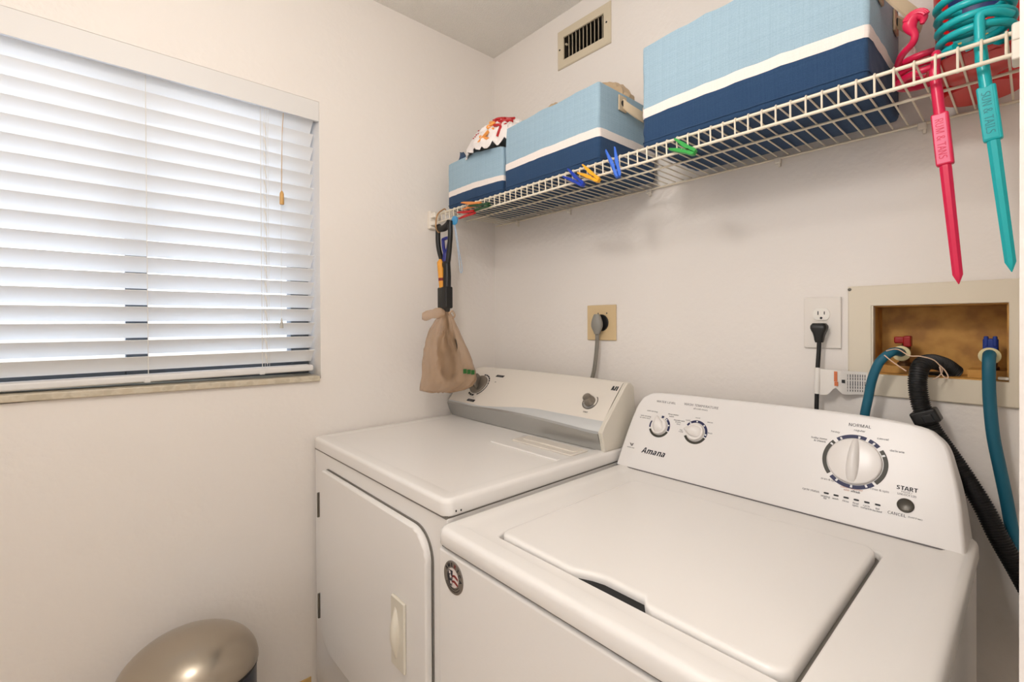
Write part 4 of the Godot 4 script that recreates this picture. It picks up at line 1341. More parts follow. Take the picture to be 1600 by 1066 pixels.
	# corrugated drain hose, up out of the standpipe, over the edge and down behind the washer
	var key := [Vector3(1.372, 1.199, -0.042), Vector3(1.358, 1.214, -0.022), Vector3(1.341, 1.2215, 0.010), Vector3(1.3305, 1.2130, 0.040), Vector3(1.3275, 1.1830, 0.052), Vector3(1.3316, 1.1450, 0.054), Vector3(1.3405, 1.1150, 0.052), Vector3(1.3527, 1.0872, 0.050), Vector3(1.3850, 1.0300, 0.046), Vector3(1.4160, 0.9730, 0.056), Vector3(1.4364, 0.9240, 0.061), Vector3(1.4590, 0.8755, 0.062), Vector3(1.4840, 0.82, 0.064), Vector3(1.5110, 0.76, 0.066), Vector3(1.54, 0.68, 0.060)]
	var smooth := curve(key, 12)
	var fine := []
	var rr := []
	var run := 0.0
	var last: Vector3 = smooth[0]
	var pitch := 0.0042
	var sub := 4
	var k_ := 0
	for i in range(1, smooth.size()):
		var a: Vector3 = smooth[i - 1]
		var b: Vector3 = smooth[i]
		var L := a.distance_to(b)
		while run <= L:
			fine.append(a.lerp(b, run / L))
			rr.append(0.0132 + (0.0019 if k_ % sub < 2 else 0.0))
			k_ += 1
			run += pitch / sub
		run -= L
	var d := thing("drain_hose", "black corrugated drain hose looping out of the laundry box", "hose", Vector3(1.345, 1.195, 0.02))
	part("hose_tube", Geo.new().tube(fine, rr, 16), M.rubber_black, d, "", 25.0)
	var dir := (Vector3(1.3527, 1.0872, 0.050) - Vector3(1.3405, 1.1150, 0.052)).normalized()
	var side := dir.cross(Vector3(0, 0, 1)).normalized()
	g = Geo.new(); g.xf = Transform3D(Basis(side, -dir, Vector3(0, 0, 1)), Vector3(1.3400, 1.1190, 0.0520))
	g.rbox(Vector3(0, 0, 0.0), Vector3(0.041, 0.026, 0.036), 0.004, 2)
	g.rbox(Vector3(-0.004, -0.003, 0.018), Vector3(0.016, 0.016, 0.006), 0.002, 1)
	part("hose_guide", g, M.plug_black, d)
	# string that ties hose and valve together
	var s := thing("tie_string", "thin pale string tied round the drain hose and hot valve", "string", Vector3(1.31, 1.225, 0.02))
	for p in [[Vector3(1.2805, 1.2420, 0.056), Vector3(1.2960, 1.2455, 0.044), Vector3(1.3150, 1.2340, 0.050), Vector3(1.3320, 1.2335, 0.052), Vector3(1.3500, 1.2265, 0.040), Vector3(1.3600, 1.2080, 0.026), Vector3(1.3560, 1.1960, 0.030), Vector3(1.3480, 1.1900, 0.040)],
		[Vector3(1.2780, 1.2340, 0.062), Vector3(1.2900, 1.2220, 0.060), Vector3(1.3120, 1.2045, 0.062)],
		[Vector3(1.3560, 1.2180, 0.032), Vector3(1.3640, 1.2080, 0.030), Vector3(1.3690, 1.1960, 0.030), Vector3(1.3660, 1.1925, 0.031), Vector3(1.3600, 1.2000, 0.031), Vector3(1.3570, 1.2140, 0.032)]]:
		part("strand", Geo.new().tube(curve(p, 6), 0.0011, 6), M.string_white, s)

# ---------------------------------------------------------------- outlets
func outlets() -> void:
	var t := thing("dryer_outlet", "square almond wall outlet plate with a round dryer receptacle", "outlet", Vector3(0.540, 1.301, 0.0))
	var g := Geo.new().rbox(Vector3(0.5397, 1.3009, 0.0032), Vector3(0.1140, 0.1140, 0.0060), 0.0025, 2)
	part("wall_plate", g, M.plate_almond, t)
	g = Geo.new(); g.xf = Transform3D(Basis(Vector3(1, 0, 0), PI / 2), Vector3(0.5425, 1.3005, 0.006))
	g.lathe([Vector2(0.0270, -0.001), Vector2(0.0270, 0.0040), Vector2(0.0255, 0.0052), Vector2(0.001, 0.0052)], 36)
	part("receptacle", g, M.plug_black, t)
	for p in [[0.5285, 1.3305], [0.5625, 1.3310]]:
		g = Geo.new(); g.xf = Transform3D(Basis(Vector3(1, 0, 0), PI / 2), Vector3(p[0], p[1], 0.0062))
		g.lathe([Vector2(0.0028, -0.001), Vector2(0.0026, 0.0006), Vector2(0.001, 0.001)], 12)
		part("screw", g, M.hinge_grey, t)
	var c := thing("power_cord", "grey dryer power cord with an angled plug in the almond outlet", "power cord", Vector3(0.540, 1.29, 0.012))
	g = Geo.new()
	var rows := []
	for i in 11:
		var u := i / 10.0
		var y := lerpf(1.328, 1.264, u)
		var wd := 0.0215 * pow(sin(PI * clampf(0.10 + u * 0.62, 0, 1)), 0.7) * (1.0 - 0.45 * smoothstep(0.55, 1.0, u))
		var dp := 0.0150 * (1.0 - 0.35 * smoothstep(0.4, 1.0, u)) * pow(sin(PI * clampf(0.12 + u * 0.7, 0, 1)), 0.5)
		var row := []
		for k in 16:
			var a := TAU * k / 16
			row.append(Vector3(0.5395 + cos(a) * wd, y, 0.0270 - sin(a) * dp))
		rows.append(row)
	g.loft(rows)
	part("plug", g, M.plug_grey, c, "", 50.0)
	g = Geo.new().tube(curve([Vector3(0.5395, 1.268, 0.0265), Vector3(0.5400, 1.240, 0.0270), Vector3(0.5370, 1.195, 0.0290), Vector3(0.5300, 1.150, 0.0300), Vector3(0.5180, 1.105, 0.0320), Vector3(0.505, 1.04, 0.035), Vector3(0.50, 0.95, 0.036)], 6), 0.0072, 12, false, 0.62)
	part("cord", g, M.cord_grey, c)
	# washer outlet
	t = thing("wall_outlet", "white wall outlet plate left of the laundry box, upper socket free", "outlet", Vector3(1.1563, 1.2987, 0.0))
	g = Geo.new().rbox(Vector3(1.1563, 1.2987, 0.0030), Vector3(0.0732, 0.1150, 0.0056), 0.0024, 2)
	part("wall_plate", g, M.plate_white, t)
	for y in [1.3175, 1.2790]:
		g = Geo.new()
		var pl := PackedVector2Array()
		for i in 32:
			var a := TAU * i / 32
			pl.append(Vector2(1.1553 + 0.0172 * cos(a), y + clampf(0.0172 * sin(a), -0.0140, 0.0140)))
		g.prism(pl, 0.0050, 0.0078, 0.0008)
		var f := part("receptacle", g, M.receptacle, t)
		for sl in [[-0.0062, 0.0030, 0.0022, 0.0085], [0.0062, 0.0030, 0.0022, 0.0070]]:
			g = Geo.new().rbox(Vector3(1.1553 + sl[0], y + sl[1], 0.0074), Vector3(sl[2], sl[3], 0.0012), 0.0003, 1)
			part("slot", g, M.print_dark, f)
		g = Geo.new(); g.xf = Transform3D(Basis(Vector3(1, 0, 0), PI / 2), Vector3(1.1553, y - 0.0082, 0.0072))
		g.lathe([Vector2(0.0027, 0.0), Vector2(0.0027, 0.0008), Vector2(0.0005, 0.0008)], 14)
		part("ground_hole", g, M.print_dark, f)
	g = Geo.new(); g.xf = Transform3D(Basis(Vector3(1, 0, 0), PI / 2), Vector3(1.1553, 1.2985, 0.0056))
	g.lathe([Vector2(0.0026, 0.0), Vector2(0.0024, 0.0008), Vector2(0.0005, 0.0010)], 14)
	part("screw", g, M.plate_white, t)
	c = thing("power_cord", "black power cord with a paper warning tag, plugged into the white outlet", "power cord", Vector3(1.156, 1.28, 0.01))
	g = Geo.new()
	rows = []
	for i in 9:
		var u := i / 8.0
		var y := lerpf(1.2975, 1.2545, u)
		var wd: float = [0.0125, 0.0160, 0.0162, 0.0145, 0.0118, 0.0100, 0.0090, 0.0086, 0.0070][i]
		var dp: float = [0.008, 0.0125, 0.0130, 0.0130, 0.0122, 0.0112, 0.0100, 0.0090, 0.0070][i]
		var row := []
		for p in round_rect(-wd, -dp, wd, dp, minf(wd, dp) * 0.55, 4): row.append(Vector3(1.1555 + p.x, y, 0.0225 - p.y))
		rows.append(row)
	g.loft(rows)
	part("plug", g, M.plug_black, c, "", 40.0)
	g = Geo.new().tube(curve([Vector3(1.1555, 1.258, 0.0235), Vector3(1.1552, 1.235, 0.0250), Vector3(1.1540, 1.200, 0.0280), Vector3(1.1530, 1.150, 0.0300), Vector3(1.1525, 1.10, 0.0320), Vector3(1.152, 1.0, 0.036), Vector3(1.152, 0.90, 0.036)], 6), 0.0045, 12)
	part("cord", g, M.plug_black, c)
	g = Geo.new().tube([Vector3(1.1540, 1.1985, 0.0283), Vector3(1.1528, 1.1405, 0.0305)], 0.0056, 14)
	part("tag_sleeve", g, M.tag_white, c)
	rows = []
	for i in 17:
		var u := i / 16.0
		var x := 1.1575 + 0.0830 * u
		var z := 0.0290 - 0.016 * u + 0.007 * sin(u * 5.2)
		var top := 1.1965 - 0.0040 * u
		var bot := lerpf(1.1385, 1.1445, clampf(u * 1.2, 0, 1)) + 0.016 * exp(-pow((u - 0.36) / 0.10, 2.0))
		rows.append([Vector3(x, bot, z), Vector3(x, bot, z + 0.0005), Vector3(x, top, z + 0.0005), Vector3(x, top, z)])
	var tagm := part("warning_tag", Geo.new().loft(rows), M.tag_white, c, "curled paper warning tag with fine print", 40.0)
	var tz := func(x: float): var u := (x - 1.1575) / 0.083; return 0.0290 - 0.016 * u + 0.007 * sin(u * 5.2) + 0.0008
	g = Geo.new()
	g.rbox(Vector3(1.1880, 1.1815, tz.call(1.188)), Vector3(0.007, 0.022, 0.0008), 0.0, 0)
	g.rbox(Vector3(1.1885, 1.1655, tz.call(1.1885)), Vector3(0.009, 0.009, 0.0008), 0.0, 0)
	part("warning_stripe", g, M.tag_orange, tagm)
	g = Geo.new().rbox(Vector3(1.1995, 1.1715, tz.call(1.1995)), Vector3(0.010, 0.007, 0.0008), 0.0, 0)
	part("warning_sign", g, M.print_dark, tagm)
	for i in 8:
		g = Geo.new()
		var x := 1.2075 + 0.0040 * i
		for k in 6: g.box(Vector3(x, 1.1500 + 0.0062 * k, tz.call(x) - 0.0004), Vector3(x + (0.0008 if i == 0 else 0.0013), 1.1500 + 0.0062 * k + 0.0040 + 0.001 * ((i * 3 + k) % 3), tz.call(x) + 0.0003))
		part("print_line", g, M.print_grey, tagm)

# ---------------------------------------------------------------- vent
func vent() -> void:
	var t := thing("air_register", "beige metal air vent with upright louvers, near the ceiling", "vent", Vector3(0.467, 2.187, 0.0))
	var g := frame_plate(0.3543, 2.1871, 0.5801, 2.3203, 0.3822, 2.2145, 0.5528, 2.2915, 0.0005, 0.0065, 0.003)
	part("frame", g, M.vent_beige, t, "", 20.0)
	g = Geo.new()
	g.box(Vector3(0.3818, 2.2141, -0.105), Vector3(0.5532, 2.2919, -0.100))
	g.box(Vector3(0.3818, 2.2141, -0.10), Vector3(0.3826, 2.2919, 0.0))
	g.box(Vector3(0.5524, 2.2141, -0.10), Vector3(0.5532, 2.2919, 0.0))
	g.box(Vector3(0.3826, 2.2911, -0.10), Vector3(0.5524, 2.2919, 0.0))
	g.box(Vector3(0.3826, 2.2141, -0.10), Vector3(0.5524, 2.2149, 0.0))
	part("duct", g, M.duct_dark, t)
	for k in 10:
		g = Geo.new(); g.xf = Transform3D(Basis(Vector3(0, 1, 0), deg_to_rad(31.0)), Vector3(0.3975 + 0.0158 * k, 2.253, -0.008))
		g.rbox(Vector3.ZERO, Vector3(0.0016, 0.0768, 0.018), 0.0004, 1)
		part("louver", g, M.vent_beige, t)
	g = Geo.new().rbox(Vector3(0.3955, 2.262, 0.004), Vector3(0.006, 0.006, 0.010), 0.0015, 1)
	part("lever", g, M.vent_beige, t)
	for p in [[0.3660, 2.2535], [0.5655, 2.2570]]:
		g = Geo.new(); g.xf = Transform3D(Basis(Vector3(1, 0, 0), PI / 2), Vector3(p[0], p[1], 0.0058))
		g.lathe([Vector2(0.0032, 0.0), Vector2(0.0032, 0.0014), Vector2(0.001, 0.0018)], 12)
		part("screw", g, M.gap_dark, t)

# ---------------------------------------------------------------- tools in a bag
func garden_tools() -> void:
	var z := 0.327
	var t := thing("garden_shovel", "black D-handled hand shovel hanging from the left end of the shelf", "shovel", Vector3(0.122, 1.12, z))
	var g := Geo.new()
	var grip := curve([Vector3(0.083, 1.640, z), Vector3(0.092, 1.631, z), Vector3(0.118, 1.628, z), Vector3(0.144, 1.636, z), Vector3(0.155, 1.644, z)], 5)
	g.tube(grip, 0.0115, 12)
	part("grip", g, M.tool_black, t)
	for s in 2:
		var pth := [Vector3(0.083, 1.643, z), Vector3(0.082, 1.590, z), Vector3(0.090, 1.552, z), Vector3(0.106, 1.520, z), Vector3(0.125, 1.496, z)] if s == 0 else [Vector3(0.156, 1.647, z), Vector3(0.157, 1.600, z), Vector3(0.152, 1.560, z), Vector3(0.146, 1.525, z), Vector3(0.138, 1.496, z)]
		part("yoke_arm", Geo.new().tube(curve(pth, 6), 0.0088, 10), M.tool_black, t)
	part("shaft", Geo.new().tube([Vector3(0.1355, 1.512, z), Vector3(0.1370, 1.46, z), Vector3(0.1350, 1.40, z)], [0.012, 0.0135, 0.0135], 14), M.tool_black, t)
	g = Geo.new().rbox(Vector3(0.1355, 1.389, z), Vector3(0.030, 0.074, 0.030), 0.005, 2)
	part("socket", g, M.tool_black, t)
	var blade := func(cx, top, bot, half, zz):
		var rows := []
		for i in 15:
			var u := i / 14.0
			var w: float = half * (0.22 + 0.78 * smoothstep(0.05, 0.35, u)) * sqrt(maxf(0.02, 1.0 - pow(maxf(0.0, (u - 0.55) / 0.45), 2.5)))
			var y := lerpf(top, bot, u)
			var row := []
			for k in 7: row.append(Vector3(cx + w * (k - 3) / 3.0, y, zz - 0.012 * (1.0 - pow((k - 3) / 3.0, 2.0)) + 0.001))
			for k in 7: row.append(Vector3(cx - w * (k - 3) / 3.0, y, zz - 0.012 * (1.0 - pow((k - 3) / 3.0, 2.0)) - 0.001))
			rows.append(row)
		return Geo.new().loft(rows)
	part("neck", Geo.new().tube([Vector3(0.135, 1.356, z), Vector3(0.128, 1.325, z), Vector3(0.127, 1.28, z)], [0.012, 0.009, 0.008], 12), M.tool_steel, t)
	part("blade", blade.call(0.135, 1.30, 1.105, 0.058, z), M.tool_steel, t)
	t = thing("hand_trowel", "yellow-shafted hand tool with a blue grip, beside the black shovel", "hand tool", Vector3(0.108, 1.12, z - 0.006))
	var zb := z - 0.004
	for p in [[Vector3(0.107, 1.591, zb), Vector3(0.128, 1.593, zb), Vector3(0.147, 1.590, zb)], [Vector3(0.107, 1.592, zb), Vector3(0.110, 1.565, zb), Vector3(0.119, 1.540, zb)], [Vector3(0.147, 1.592, zb), Vector3(0.138, 1.562, zb), Vector3(0.125, 1.540, zb)]]:
		part("grip", Geo.new().tube(curve(p, 4), 0.0058, 10), M.tool_blue, t)
	part("grip_stem", Geo.new().tube([Vector3(0.122, 1.546, zb), Vector3(0.121, 1.520, zb), Vector3(0.115, 1.495, zb)], [0.0085, 0.0105, 0.009], 12), M.tool_blue, t)
	part("shaft", Geo.new().tube([Vector3(0.1085, 1.522, zb + 0.012), Vector3(0.1080, 1.512, zb + 0.012), Vector3(0.1085, 1.470, zb + 0.008), Vector3(0.1090, 1.405, zb + 0.002)], [0.004, 0.0115, 0.0118, 0.0118], 14), M.tool_yellow, t)
	part("maker_band", Geo.new().tube([Vector3(0.1086, 1.458, zb + 0.0066), Vector3(0.1087, 1.448, zb + 0.0060)], 0.0121, 14), M.badge_red, t)
	part("socket", Geo.new().rbox(Vector3(0.1070, 1.389, zb + 0.002), Vector3(0.0262, 0.072, 0.030), 0.005, 2), M.tool_sleeve, t)
	part("neck", Geo.new().tube([Vector3(0.108, 1.354, zb), Vector3(0.114, 1.325, zb - 0.008), Vector3(0.113, 1.27, zb - 0.022)], [0.010, 0.007, 0.006], 10), M.tool_steel, t)
	part("blade", blade.call(0.113, 1.275, 1.16, 0.036, zb - 0.022), M.tool_steel, t)
	# hook and strap at the shelf end
	var o := part("wire_hook", Geo.new().tube(curve([Vector3(0.094, 1.622, z - 0.005), Vector3(0.092, 1.618, z + 0.006), Vector3(0.089, 1.640, z + 0.013), Vector3(0.086, 1.680, z + 0.004), Vector3(0.085, 1.702, 0.306), Vector3(0.085, 1.7035, 0.298), Vector3(0.086, 1.694, 0.2935)], 5), 0.0024, 8), M.hook_tan, self)
	tag(o, "tan hook over the shelf's front rail holding the black grip", "hook")
	t = thing("wrist_strap", "pale blue looped strap with a round clip, hanging beside the shovel grip", "strap", Vector3(0.165, 1.655, 0.318))
	g = Geo.new(); g.xf = Transform3D(Basis(Vector3(1, 0, 0), PI / 2), Vector3(0.1700, 1.6475, 0.318))
	g.lathe([Vector2(0.004, -0.003), Vector2(0.0145, -0.003), Vector2(0.0155, 0.0), Vector2(0.0145, 0.003), Vector2(0.004, 0.003)], 24)
	part("clip", g, M.clip_sky, t)
	g = Geo.new().tube(curve([Vector3(0.170, 1.636, 0.318), Vector3(0.176, 1.600, 0.314), Vector3(0.182, 1.550, 0.310), Vector3(0.194, 1.500, 0.308), Vector3(0.196, 1.478, 0.307), Vector3(0.190, 1.470, 0.307), Vector3(0.184, 1.482, 0.307), Vector3(0.178, 1.540, 0.310), Vector3(0.171, 1.600, 0.315), Vector3(0.169, 1.634, 0.319)], 5), 0.0011, 6)
	part("loop", g, M.strap_sky, t)
	brown_bag(Vector3(0.150, 0.0, 0.330))

func brown_bag(c: Vector3) -> void:
	var t := thing("brown_plastic_bag", "thin brown plastic bag tied round the hanging tool blades", "plastic bag", Vector3(c.x, 1.07, c.z))
	var e := Vector3(0.60, 0, -0.80)
	var d := Vector3(0.80, 0, 0.60)
	var nz := FastNoiseLite.new(); nz.seed = 91; nz.frequency = 1.0
	var prof := [[1.340, 694, 703, 0.010], [1.328, 688, 707, 0.016], [1.310, 680, 711, 0.022], [1.285, 673, 716, 0.030], [1.250, 667, 723, 0.038], [1.215, 664, 731, 0.044], [1.175, 661, 739, 0.048], [1.140, 660, 743, 0.050], [1.110, 658, 745, 0.046], [1.090, 657, 740, 0.036], [1.076, 657, 726, 0.024], [1.068, 675, 705, 0.012]]
	var fine := []
	for i in prof.size() - 1:
		for k in 3: fine.append([lerpf(prof[i][0], prof[i + 1][0], k / 3.0), lerpf(prof[i][1], prof[i + 1][1], k / 3.0), lerpf(prof[i][2], prof[i + 1][2], k / 3.0), lerpf(prof[i][3], prof[i + 1][3], k / 3.0)])
	fine.append(prof[-1])
	var rows := []
	var n := 72
	for r in fine:
		var a0: float = (r[1] - 702.0) * 0.00216
		var a1: float = (r[2] - 702.0) * 0.00216
		var row := []
		for i in n:
			var a := TAU * i / n
			var u := clampf((1.34 - r[0]) / 0.27, 0.0, 1.0)
			var pleat := 1.0 + (0.20 * sin(a * 5.0 + 2.5 * nz.get_noise_2d(cos(a) * 3.0, r[0] * 9.0)) + 0.12 * sin(a * 11.0 + 3.0 + 3.0 * nz.get_noise_2d(sin(a) * 3.0, r[0] * 14.0))) * (1.0 - 0.55 * u)
			var ca := cos(a)
			var off := (a0 + a1) / 2 + (a1 - a0) / 2 * ca * lerpf(1.0, pleat, 0.25)
			row.append(c + e * off + d * (sin(a) * r[3] * pleat) + Vector3(0, r[0] + 0.006 * nz.get_noise_2d(cos(a) * 3.0, sin(a) * 3.0 + r[0] * 20.0) * u, 0))
		rows.append(row)
	part("bag_film", Geo.new().loft(rows, true, false, true, true), M.bag_brown, t, "", 70.0)
	# the free ear of the bag sticks out towards the window
	rows = []
	for i in 13:
		var u := i / 12.0
		var p := c + Vector3(0, 1.333, 0) + e * lerpf(-0.012, -0.088, u) + Vector3(0, 0.004 * sin(u * 5.0) - 0.004 * u, 0) + d * 0.012
		var hw := 0.006 + 0.012 * pow(sin(PI * clampf(u * 0.85 + 0.08, 0, 1)), 0.8)
		var row := []
		for k in 12:
			var a := TAU * k / 12
			row.append(p + Vector3(0, cos(a) * hw * (1.0 + 0.2 * sin(u * 9.0 + k)), 0) + d * (sin(a) * 0.006))
		rows.append(row)
	part("bag_ear", Geo.new().loft(rows), M.bag_brown, t, "", 60.0)
	part("bag_knot", Geo.new().tube(curve([c + Vector3(0, 1.334, 0) + d * 0.012, c + Vector3(0, 1.342, 0) + e * 0.012 + d * 0.008, c + Vector3(0, 1.328, 0) + e * 0.020 + d * 0.004, c + Vector3(0, 1.318, 0) + e * 0.014 + d * 0.012], 5), 0.0035, 8), M.bag_brown, t)
	# green printed scrap low on the right
	for k in 3:
		var p := c + e * (0.054 + 0.013 * k) + d * (0.050 - 0.010 * k) + Vector3(0, 1.143 - 0.003 * k, 0)
		var gg := Geo.new(); gg.xf = Transform3D(Basis(Vector3(0, 1, 0), deg_to_rad(70.0)), p)
		gg.rbox(Vector3.ZERO, Vector3(0.012, 0.015, 0.003), 0.0008, 1)
		part("green_print", gg, M.bag_green, t)

# ---------------------------------------------------------------- drink holders and tub
func coil(c: Vector3, r: float, turns: float, rise: float, a0: float, rad: float, tilt: Basis) -> Array:
	var p := []
	var n := int(turns * 26)
	for i in n + 1:
		var a := a0 + TAU * turns * i / n
		p.append(c + tilt * Vector3(cos(a) * r, rise * i / n, sin(a) * r))
	return p

func stake(t: Node, top: Vector3, tip: Vector3, m: Material, lm: Material, text: String) -> void:
	var d := (tip - top).normalized()
	var L := top.distance_to(tip)
	var side := Vector3(1, 0, 0)
	side = (side - d * side.dot(d)).normalized()
	var nn := side.cross(-d).normalized()
	var xf := Transform3D(Basis(side, -d, nn), top)
	var g := Geo.new(); g.xf = xf * Transform3D(Basis(Vector3(1, 0, 0), 0.0), Vector3.ZERO)
	g.lathe([Vector2(0.0062, 0.004), Vector2(0.0070, 0.0), Vector2(0.0070, -0.068)], 14)
	part("stake_neck", g, m, t)
	g = Geo.new(); g.xf = xf
	g.rbox(Vector3(0, -0.105, 0), Vector3(0.0205, 0.080, 0.0125), 0.003, 2)
	part("name_block", g, m, t)
	g = Geo.new(); g.xf = xf
	g.rbox(Vector3(-0.001, -0.105, 0.0062), Vector3(0.0150, 0.074, 0.0012), 0.0005, 1)
	part("name_plate", g, lm, t)
	words(text, t, m if lm != m else M.teal_dark, xf * Transform3D(Basis(Vector3(0, 0, 1), -PI / 2), Vector3(-0.001, -0.105, 0.0068)), 0.0095, 0.060, font_plain, 0.0008)
	var rows := []
	for k in [[-0.145, 0.0072], [-0.150, 0.0074], [-L + 0.014, 0.0062], [-L, 0.0006]]:
		var row := []
		for i in 8:
			var a := TAU * (i + 0.5) / 8
			row.append(xf * Vector3(cos(a) * k[1], k[0], sin(a) * k[1]))
		rows.append(row)
	part("spike", Geo.new().loft(rows), m, t, "", 30.0)

func holders() -> void:
	# pink: coil with a flamingo's head
	var t := thing("drink_holder", "pink spiral drink holder topped with a flamingo head, its stake hanging through the shelf", "drink holder", Vector3(1.372, DECK, 0.25), "spiral stake drink holders on the shelf")
	var tilt := Basis(Vector3(0, 0, 1), deg_to_rad(4.0))
	var c := Vector3(1.3590, 1.7105, 0.182)
	var p := coil(c, 0.041, 2.30, 0.030, deg_to_rad(70.0), 0.005, tilt)
	part("coil", Geo.new().tube(p, 0.0056, 10), M.pink_plastic, t)
	var e: Vector3 = p[-1]
	var neck := curve([e, Vector3(1.3240, 1.7320, 0.222), Vector3(1.3340, 1.7320, 0.256), Vector3(1.3500, 1.7365, 0.276), Vector3(1.3538, 1.7460, 0.281), Vector3(1.3495, 1.7560, 0.282), Vector3(1.3480, 1.7650, 0.282), Vector3(1.3520, 1.7725, 0.282), Vector3(1.3595, 1.7730, 0.282), Vector3(1.3640, 1.7670, 0.282), Vector3(1.3625, 1.7590, 0.282)], 5)
	var rad := []
	for i in neck.size():
		var u := float(i) / (neck.size() - 1)
		rad.append(0.0050 + 0.0046 * smoothstep(0.40, 0.60, u) * (1.0 - smoothstep(0.70, 1.0, u)) - 0.0020 * smoothstep(0.88, 1.0, u))
	part("flamingo_head", Geo.new().tube(neck, rad, 12), M.pink_plastic, t)
	for k in 3:   # feather ridges over the crown
		var f := []
		for i in 9:
			var a := lerpf(2.9, 0.3, i / 8.0)
			f.append(Vector3(1.3560 + cos(a) * (0.0150 - 0.002 * k), 1.7650 + sin(a) * (0.0150 - 0.0025 * k), 0.288 + 0.001 * k))
		part("feather_ridge", Geo.new().tube(f, 0.0022, 7), M.pink_plastic, t)
	var ps: Vector3 = p[0]
	part("stake_arm", Geo.new().tube(curve([ps, Vector3(1.3770, 1.7095, 0.262), Vector3(1.3785, 1.704, 0.282), Vector3(1.3778, 1.675, 0.286)], 5), 0.0060, 10), M.pink_plastic, t)
	stake(t, Vector3(1.3776, 1.678, 0.286), Vector3(1.4040, 1.3555, 0.286), M.pink_plastic, M.pink_label, "RUM & TANS")
	# teal
	t = thing("drink_holder", "teal spiral drink holder at the shelf's right end, its stake hanging through the wires", "drink holder", Vector3(1.42, DECK, 0.245), "spiral stake drink holders on the shelf")
	tilt = Basis(Vector3(0, 0, 1), deg_to_rad(3.0))
	p = coil(Vector3(1.4195, 1.7115, 0.240), 0.0405, 4.35, 0.082, deg_to_rad(120.0), 0.005, tilt)
	p.reverse()
	part("coil", Geo.new().tube(p, 0.0056, 10), M.teal_plastic, t)
	part("stake_arm", Geo.new().tube(curve([Vector3(1.4560, 1.7360, 0.262), Vector3(1.4420, 1.7400, 0.279), Vector3(1.4290, 1.7410, 0.285), Vector3(1.4255, 1.7360, 0.286), Vector3(1.4256, 1.7150, 0.286), Vector3(1.4265, 1.6700, 0.286)], 5), 0.0060, 10), M.teal_plastic, t)
	stake(t, Vector3(1.4258, 1.700, 0.286), Vector3(1.4576, 1.369, 0.286), M.teal_plastic, M.teal_plastic, "SUN & TAILS")
	# red tub behind them
	t = thing("red_tub", "red plastic tub with a blue and teal label, behind the two drink holders", "tub", Vector3(1.415, DECK + 0.007, 0.075))
	var g := Geo.new(); g.xf = Transform3D(Basis.IDENTITY, Vector3(1.4150, DECK + 0.0068, 0.0750))
	g.lathe([Vector2(0.052, 0.0), Vector2(0.0555, 0.004), Vector2(0.0600, 0.13), Vector2(0.0655, 0.30), Vector2(0.0665, 0.305), Vector2(0.0640, 0.305), Vector2(0.0585, 0.13), Vector2(0.050, 0.006)], 40)
	part("tub_wall", g, M.red_plastic, t)
	var band := func(called, y0, y1, a0, a1, m):
		var gg := Geo.new(); gg.xf = Transform3D(Basis.IDENTITY, Vector3(1.4150, DECK + 0.0068, 0.0750))
		var rows := []
		for i in 13:
			var a := deg_to_rad(lerpf(a0, a1, i / 12.0))
			var r0: float = 0.0555 + (y0 - 0.004) * 0.0357 + 0.0006
			var r1: float = 0.0555 + (y1 - 0.004) * 0.0357 + 0.0006
			rows.append([Vector3(cos(a) * r0, y0, sin(a) * r0), Vector3(cos(a) * (r0 - 0.0012), y0, sin(a) * (r0 - 0.0012)), Vector3(cos(a) * (r1 - 0.0012), y1, sin(a) * (r1 - 0.0012)), Vector3(cos(a) * r1, y1, sin(a) * r1)])
		gg.loft(rows)
		part(called, gg, m, t)
	band.call("label_blue", 0.105, 0.160, 66.0, 128.0, M.label_navy)
	band.call("label_teal", 0.045, 0.100, 58.0, 122.0, M.label_teal)
	for k in 4: band.call("label_dot", 0.060 + 0.012 * (k % 2), 0.066 + 0.012 * (k % 2), 62.0 + 16.0 * k, 67.0 + 16.0 * k, M.label_gold)
	# folded red bag lying under the holders
	var o := part("red_pouch", lump(Vector3(1.4120, DECK + 0.0100, 0.200), Vector3(0.052, 0.0032, 0.064), 31, 0.18, 1.2, 40, 16), M.red_plastic, self)
	tag(o, "flat crumpled red plastic pouch lying on the wires under the holders", "pouch")

# ---------------------------------------------------------------- clothespins
func clothespin(p: Vector3, q: Vector3, m: Material, open: float, label: String, lean := 0.0) -> void:
	var t := thing("clothespin", label, "clothespin", (p + q) / 2.0, "clothespins on the shelf's front edge")
	var d := (q - p).normalized()
	var L := p.distance_to(q)
	var nn := Vector3(0.62, -0.30, 0.72).rotated(d, lean)
	nn = (nn - d * nn.dot(d)).normalized()
	var side := d.cross(nn).normalized()
	for s in [-1.0, 1.0]:
		var g := Geo.new()
		g.xf = Transform3D(Basis(side, d, nn), (p + q) / 2.0) * Transform3D(Basis(Vector3(0, 0, 1), s * open), Vector3(s * 0.0012, 0, 0))
		var h := L / 2
		g.prism(PackedVector2Array([Vector2(s * 0.0070, -h), Vector2(s * 0.0102, -h * 0.92), Vector2(s * 0.0092, -h * 0.1), Vector2(s * 0.0074, h * 0.35), Vector2(s * 0.0078, h * 0.8), Vector2(s * 0.0050, h), Vector2(s * 0.0004, h), Vector2(s * 0.0002, h * 0.55), Vector2(s * 0.0016, h * 0.42), Vector2(s * 0.0002, h * 0.28), Vector2(s * 0.0002, h * 0.02), Vector2(s * 0.0012, -h * 0.2)]), -0.0058, 0.0058, 0.0009)
		part("prong", g, m, t)
	var pa := []
	for i in 27: 
		var a := TAU * 3.0 * i / 26
		pa.append((p + q) / 2.0 + d * 0.002 + side * cos(a) * 0.0036 + d * sin(a) * 0.0036 + nn * (-0.006 + 0.012 * i / 26.0))
	part("spring", Geo.new().tube(pa, 0.0006, 5), M.spring_steel, t)

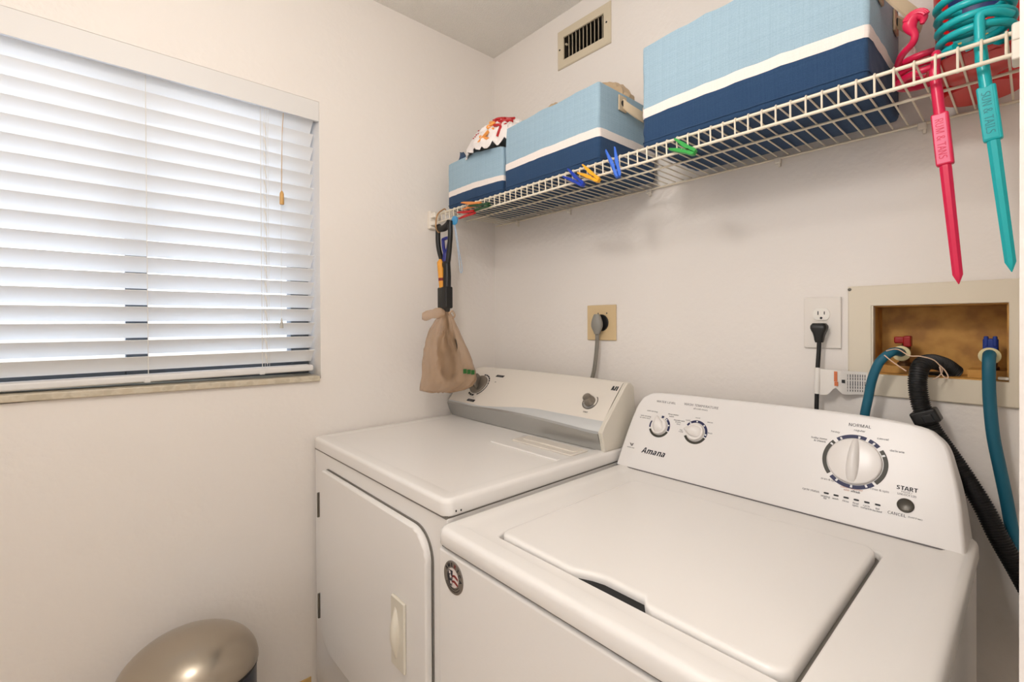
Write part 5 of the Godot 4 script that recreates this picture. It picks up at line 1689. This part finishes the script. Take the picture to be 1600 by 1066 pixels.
func clothespins() -> void:
	clothespin(Vector3(0.6640, 1.6900, 0.316), Vector3(0.7240, 1.6450, 0.316), M.pin_blue, 0.05, "royal blue clothespin lying slanted in the shelf lip, left of the yellow one", 0.0)
	clothespin(Vector3(0.7130, 1.6880, 0.316), Vector3(0.7720, 1.6450, 0.316), M.pin_yellow, 0.05, "yellow clothespin on the shelf's front lip", 0.0)
	clothespin(Vector3(0.8052, 1.7130, 0.3175), Vector3(0.8290, 1.6400, 0.3175), M.pin_sky, 0.03, "blue clothespin clipped upright on the shelf's front lip", 0.0)
	clothespin(Vector3(0.9630, 1.6790, 0.316), Vector3(1.0150, 1.6470, 0.316), M.pin_green, 0.05, "bright green clothespin under the front of the largest basket", 0.0)
	clothespin(Vector3(0.2080, 1.6900, 0.314), Vector3(0.3060, 1.6780, 0.314), M.pin_orange, 0.03, "orange clothespin lying along the shelf rail below the small basket", 0.0)
	clothespin(Vector3(0.2500, 1.6710, 0.3165), Vector3(0.3530, 1.6670, 0.3165), M.pin_dark_green, 0.02, "dark green clothespin lying along the shelf lip between the orange and red ones", 0.0)
	clothespin(Vector3(0.1930, 1.6605, 0.3185), Vector3(0.2800, 1.6565, 0.3185), M.pin_red, 0.02, "red clothespin, lowest of the trio at the shelf's left end", 0.0)

# ---------------------------------------------------------------- trash can
func trash_can() -> void:
	var c := Vector3(0.1769, 0.0, 1.0717)
	var h := 0.4941
	var r := 0.1414
	var t := thing("trash_can", "round trash can with a domed brushed steel lid, on the floor below the window", "trash can", c)
	var row := func(k: float, y: float, slope: float):
		var o := []
		for i in 64:
			var a := TAU * i / 64
			o.append(c + Vector3(cos(a) * r * 1.05 * k, y + slope * cos(a) * r * k, -sin(a) * r * k))
		return o
	var sl := 0.171
	part("can_body", Geo.new().loft([row.call(0.93, 0.002, 0.0), row.call(0.96, 0.012, 0.0), row.call(0.97, h - 0.05, sl), row.call(0.97, h - 0.012, sl), row.call(0.90, h - 0.008, sl)]), M.can_blue, t)
	part("base_ring", Geo.new().loft([row.call(0.96, 0.0, 0.0), row.call(0.985, 0.004, 0.0), row.call(0.985, 0.030, 0.0), row.call(0.955, 0.034, 0.0)]), M.rubber_black, t)
	part("rim", Geo.new().loft([row.call(0.95, h - 0.012, sl), row.call(0.985, h - 0.009, sl), row.call(0.985, h - 0.002, sl), row.call(0.95, h + 0.001, sl)]), M.rubber_black, t)
	var rows := [row.call(0.96, h - 0.003, sl), row.call(0.995, h - 0.002, sl), row.call(1.0, h, sl)]
	for i in range(1, 17):
		var a := PI / 2 * i / 16.0
		rows.append(row.call(maxf(cos(a), 0.004), h + 0.1081 * sin(a), sl))
	part("lid", Geo.new().loft(rows), M.brushed_steel, t, "", 60.0)
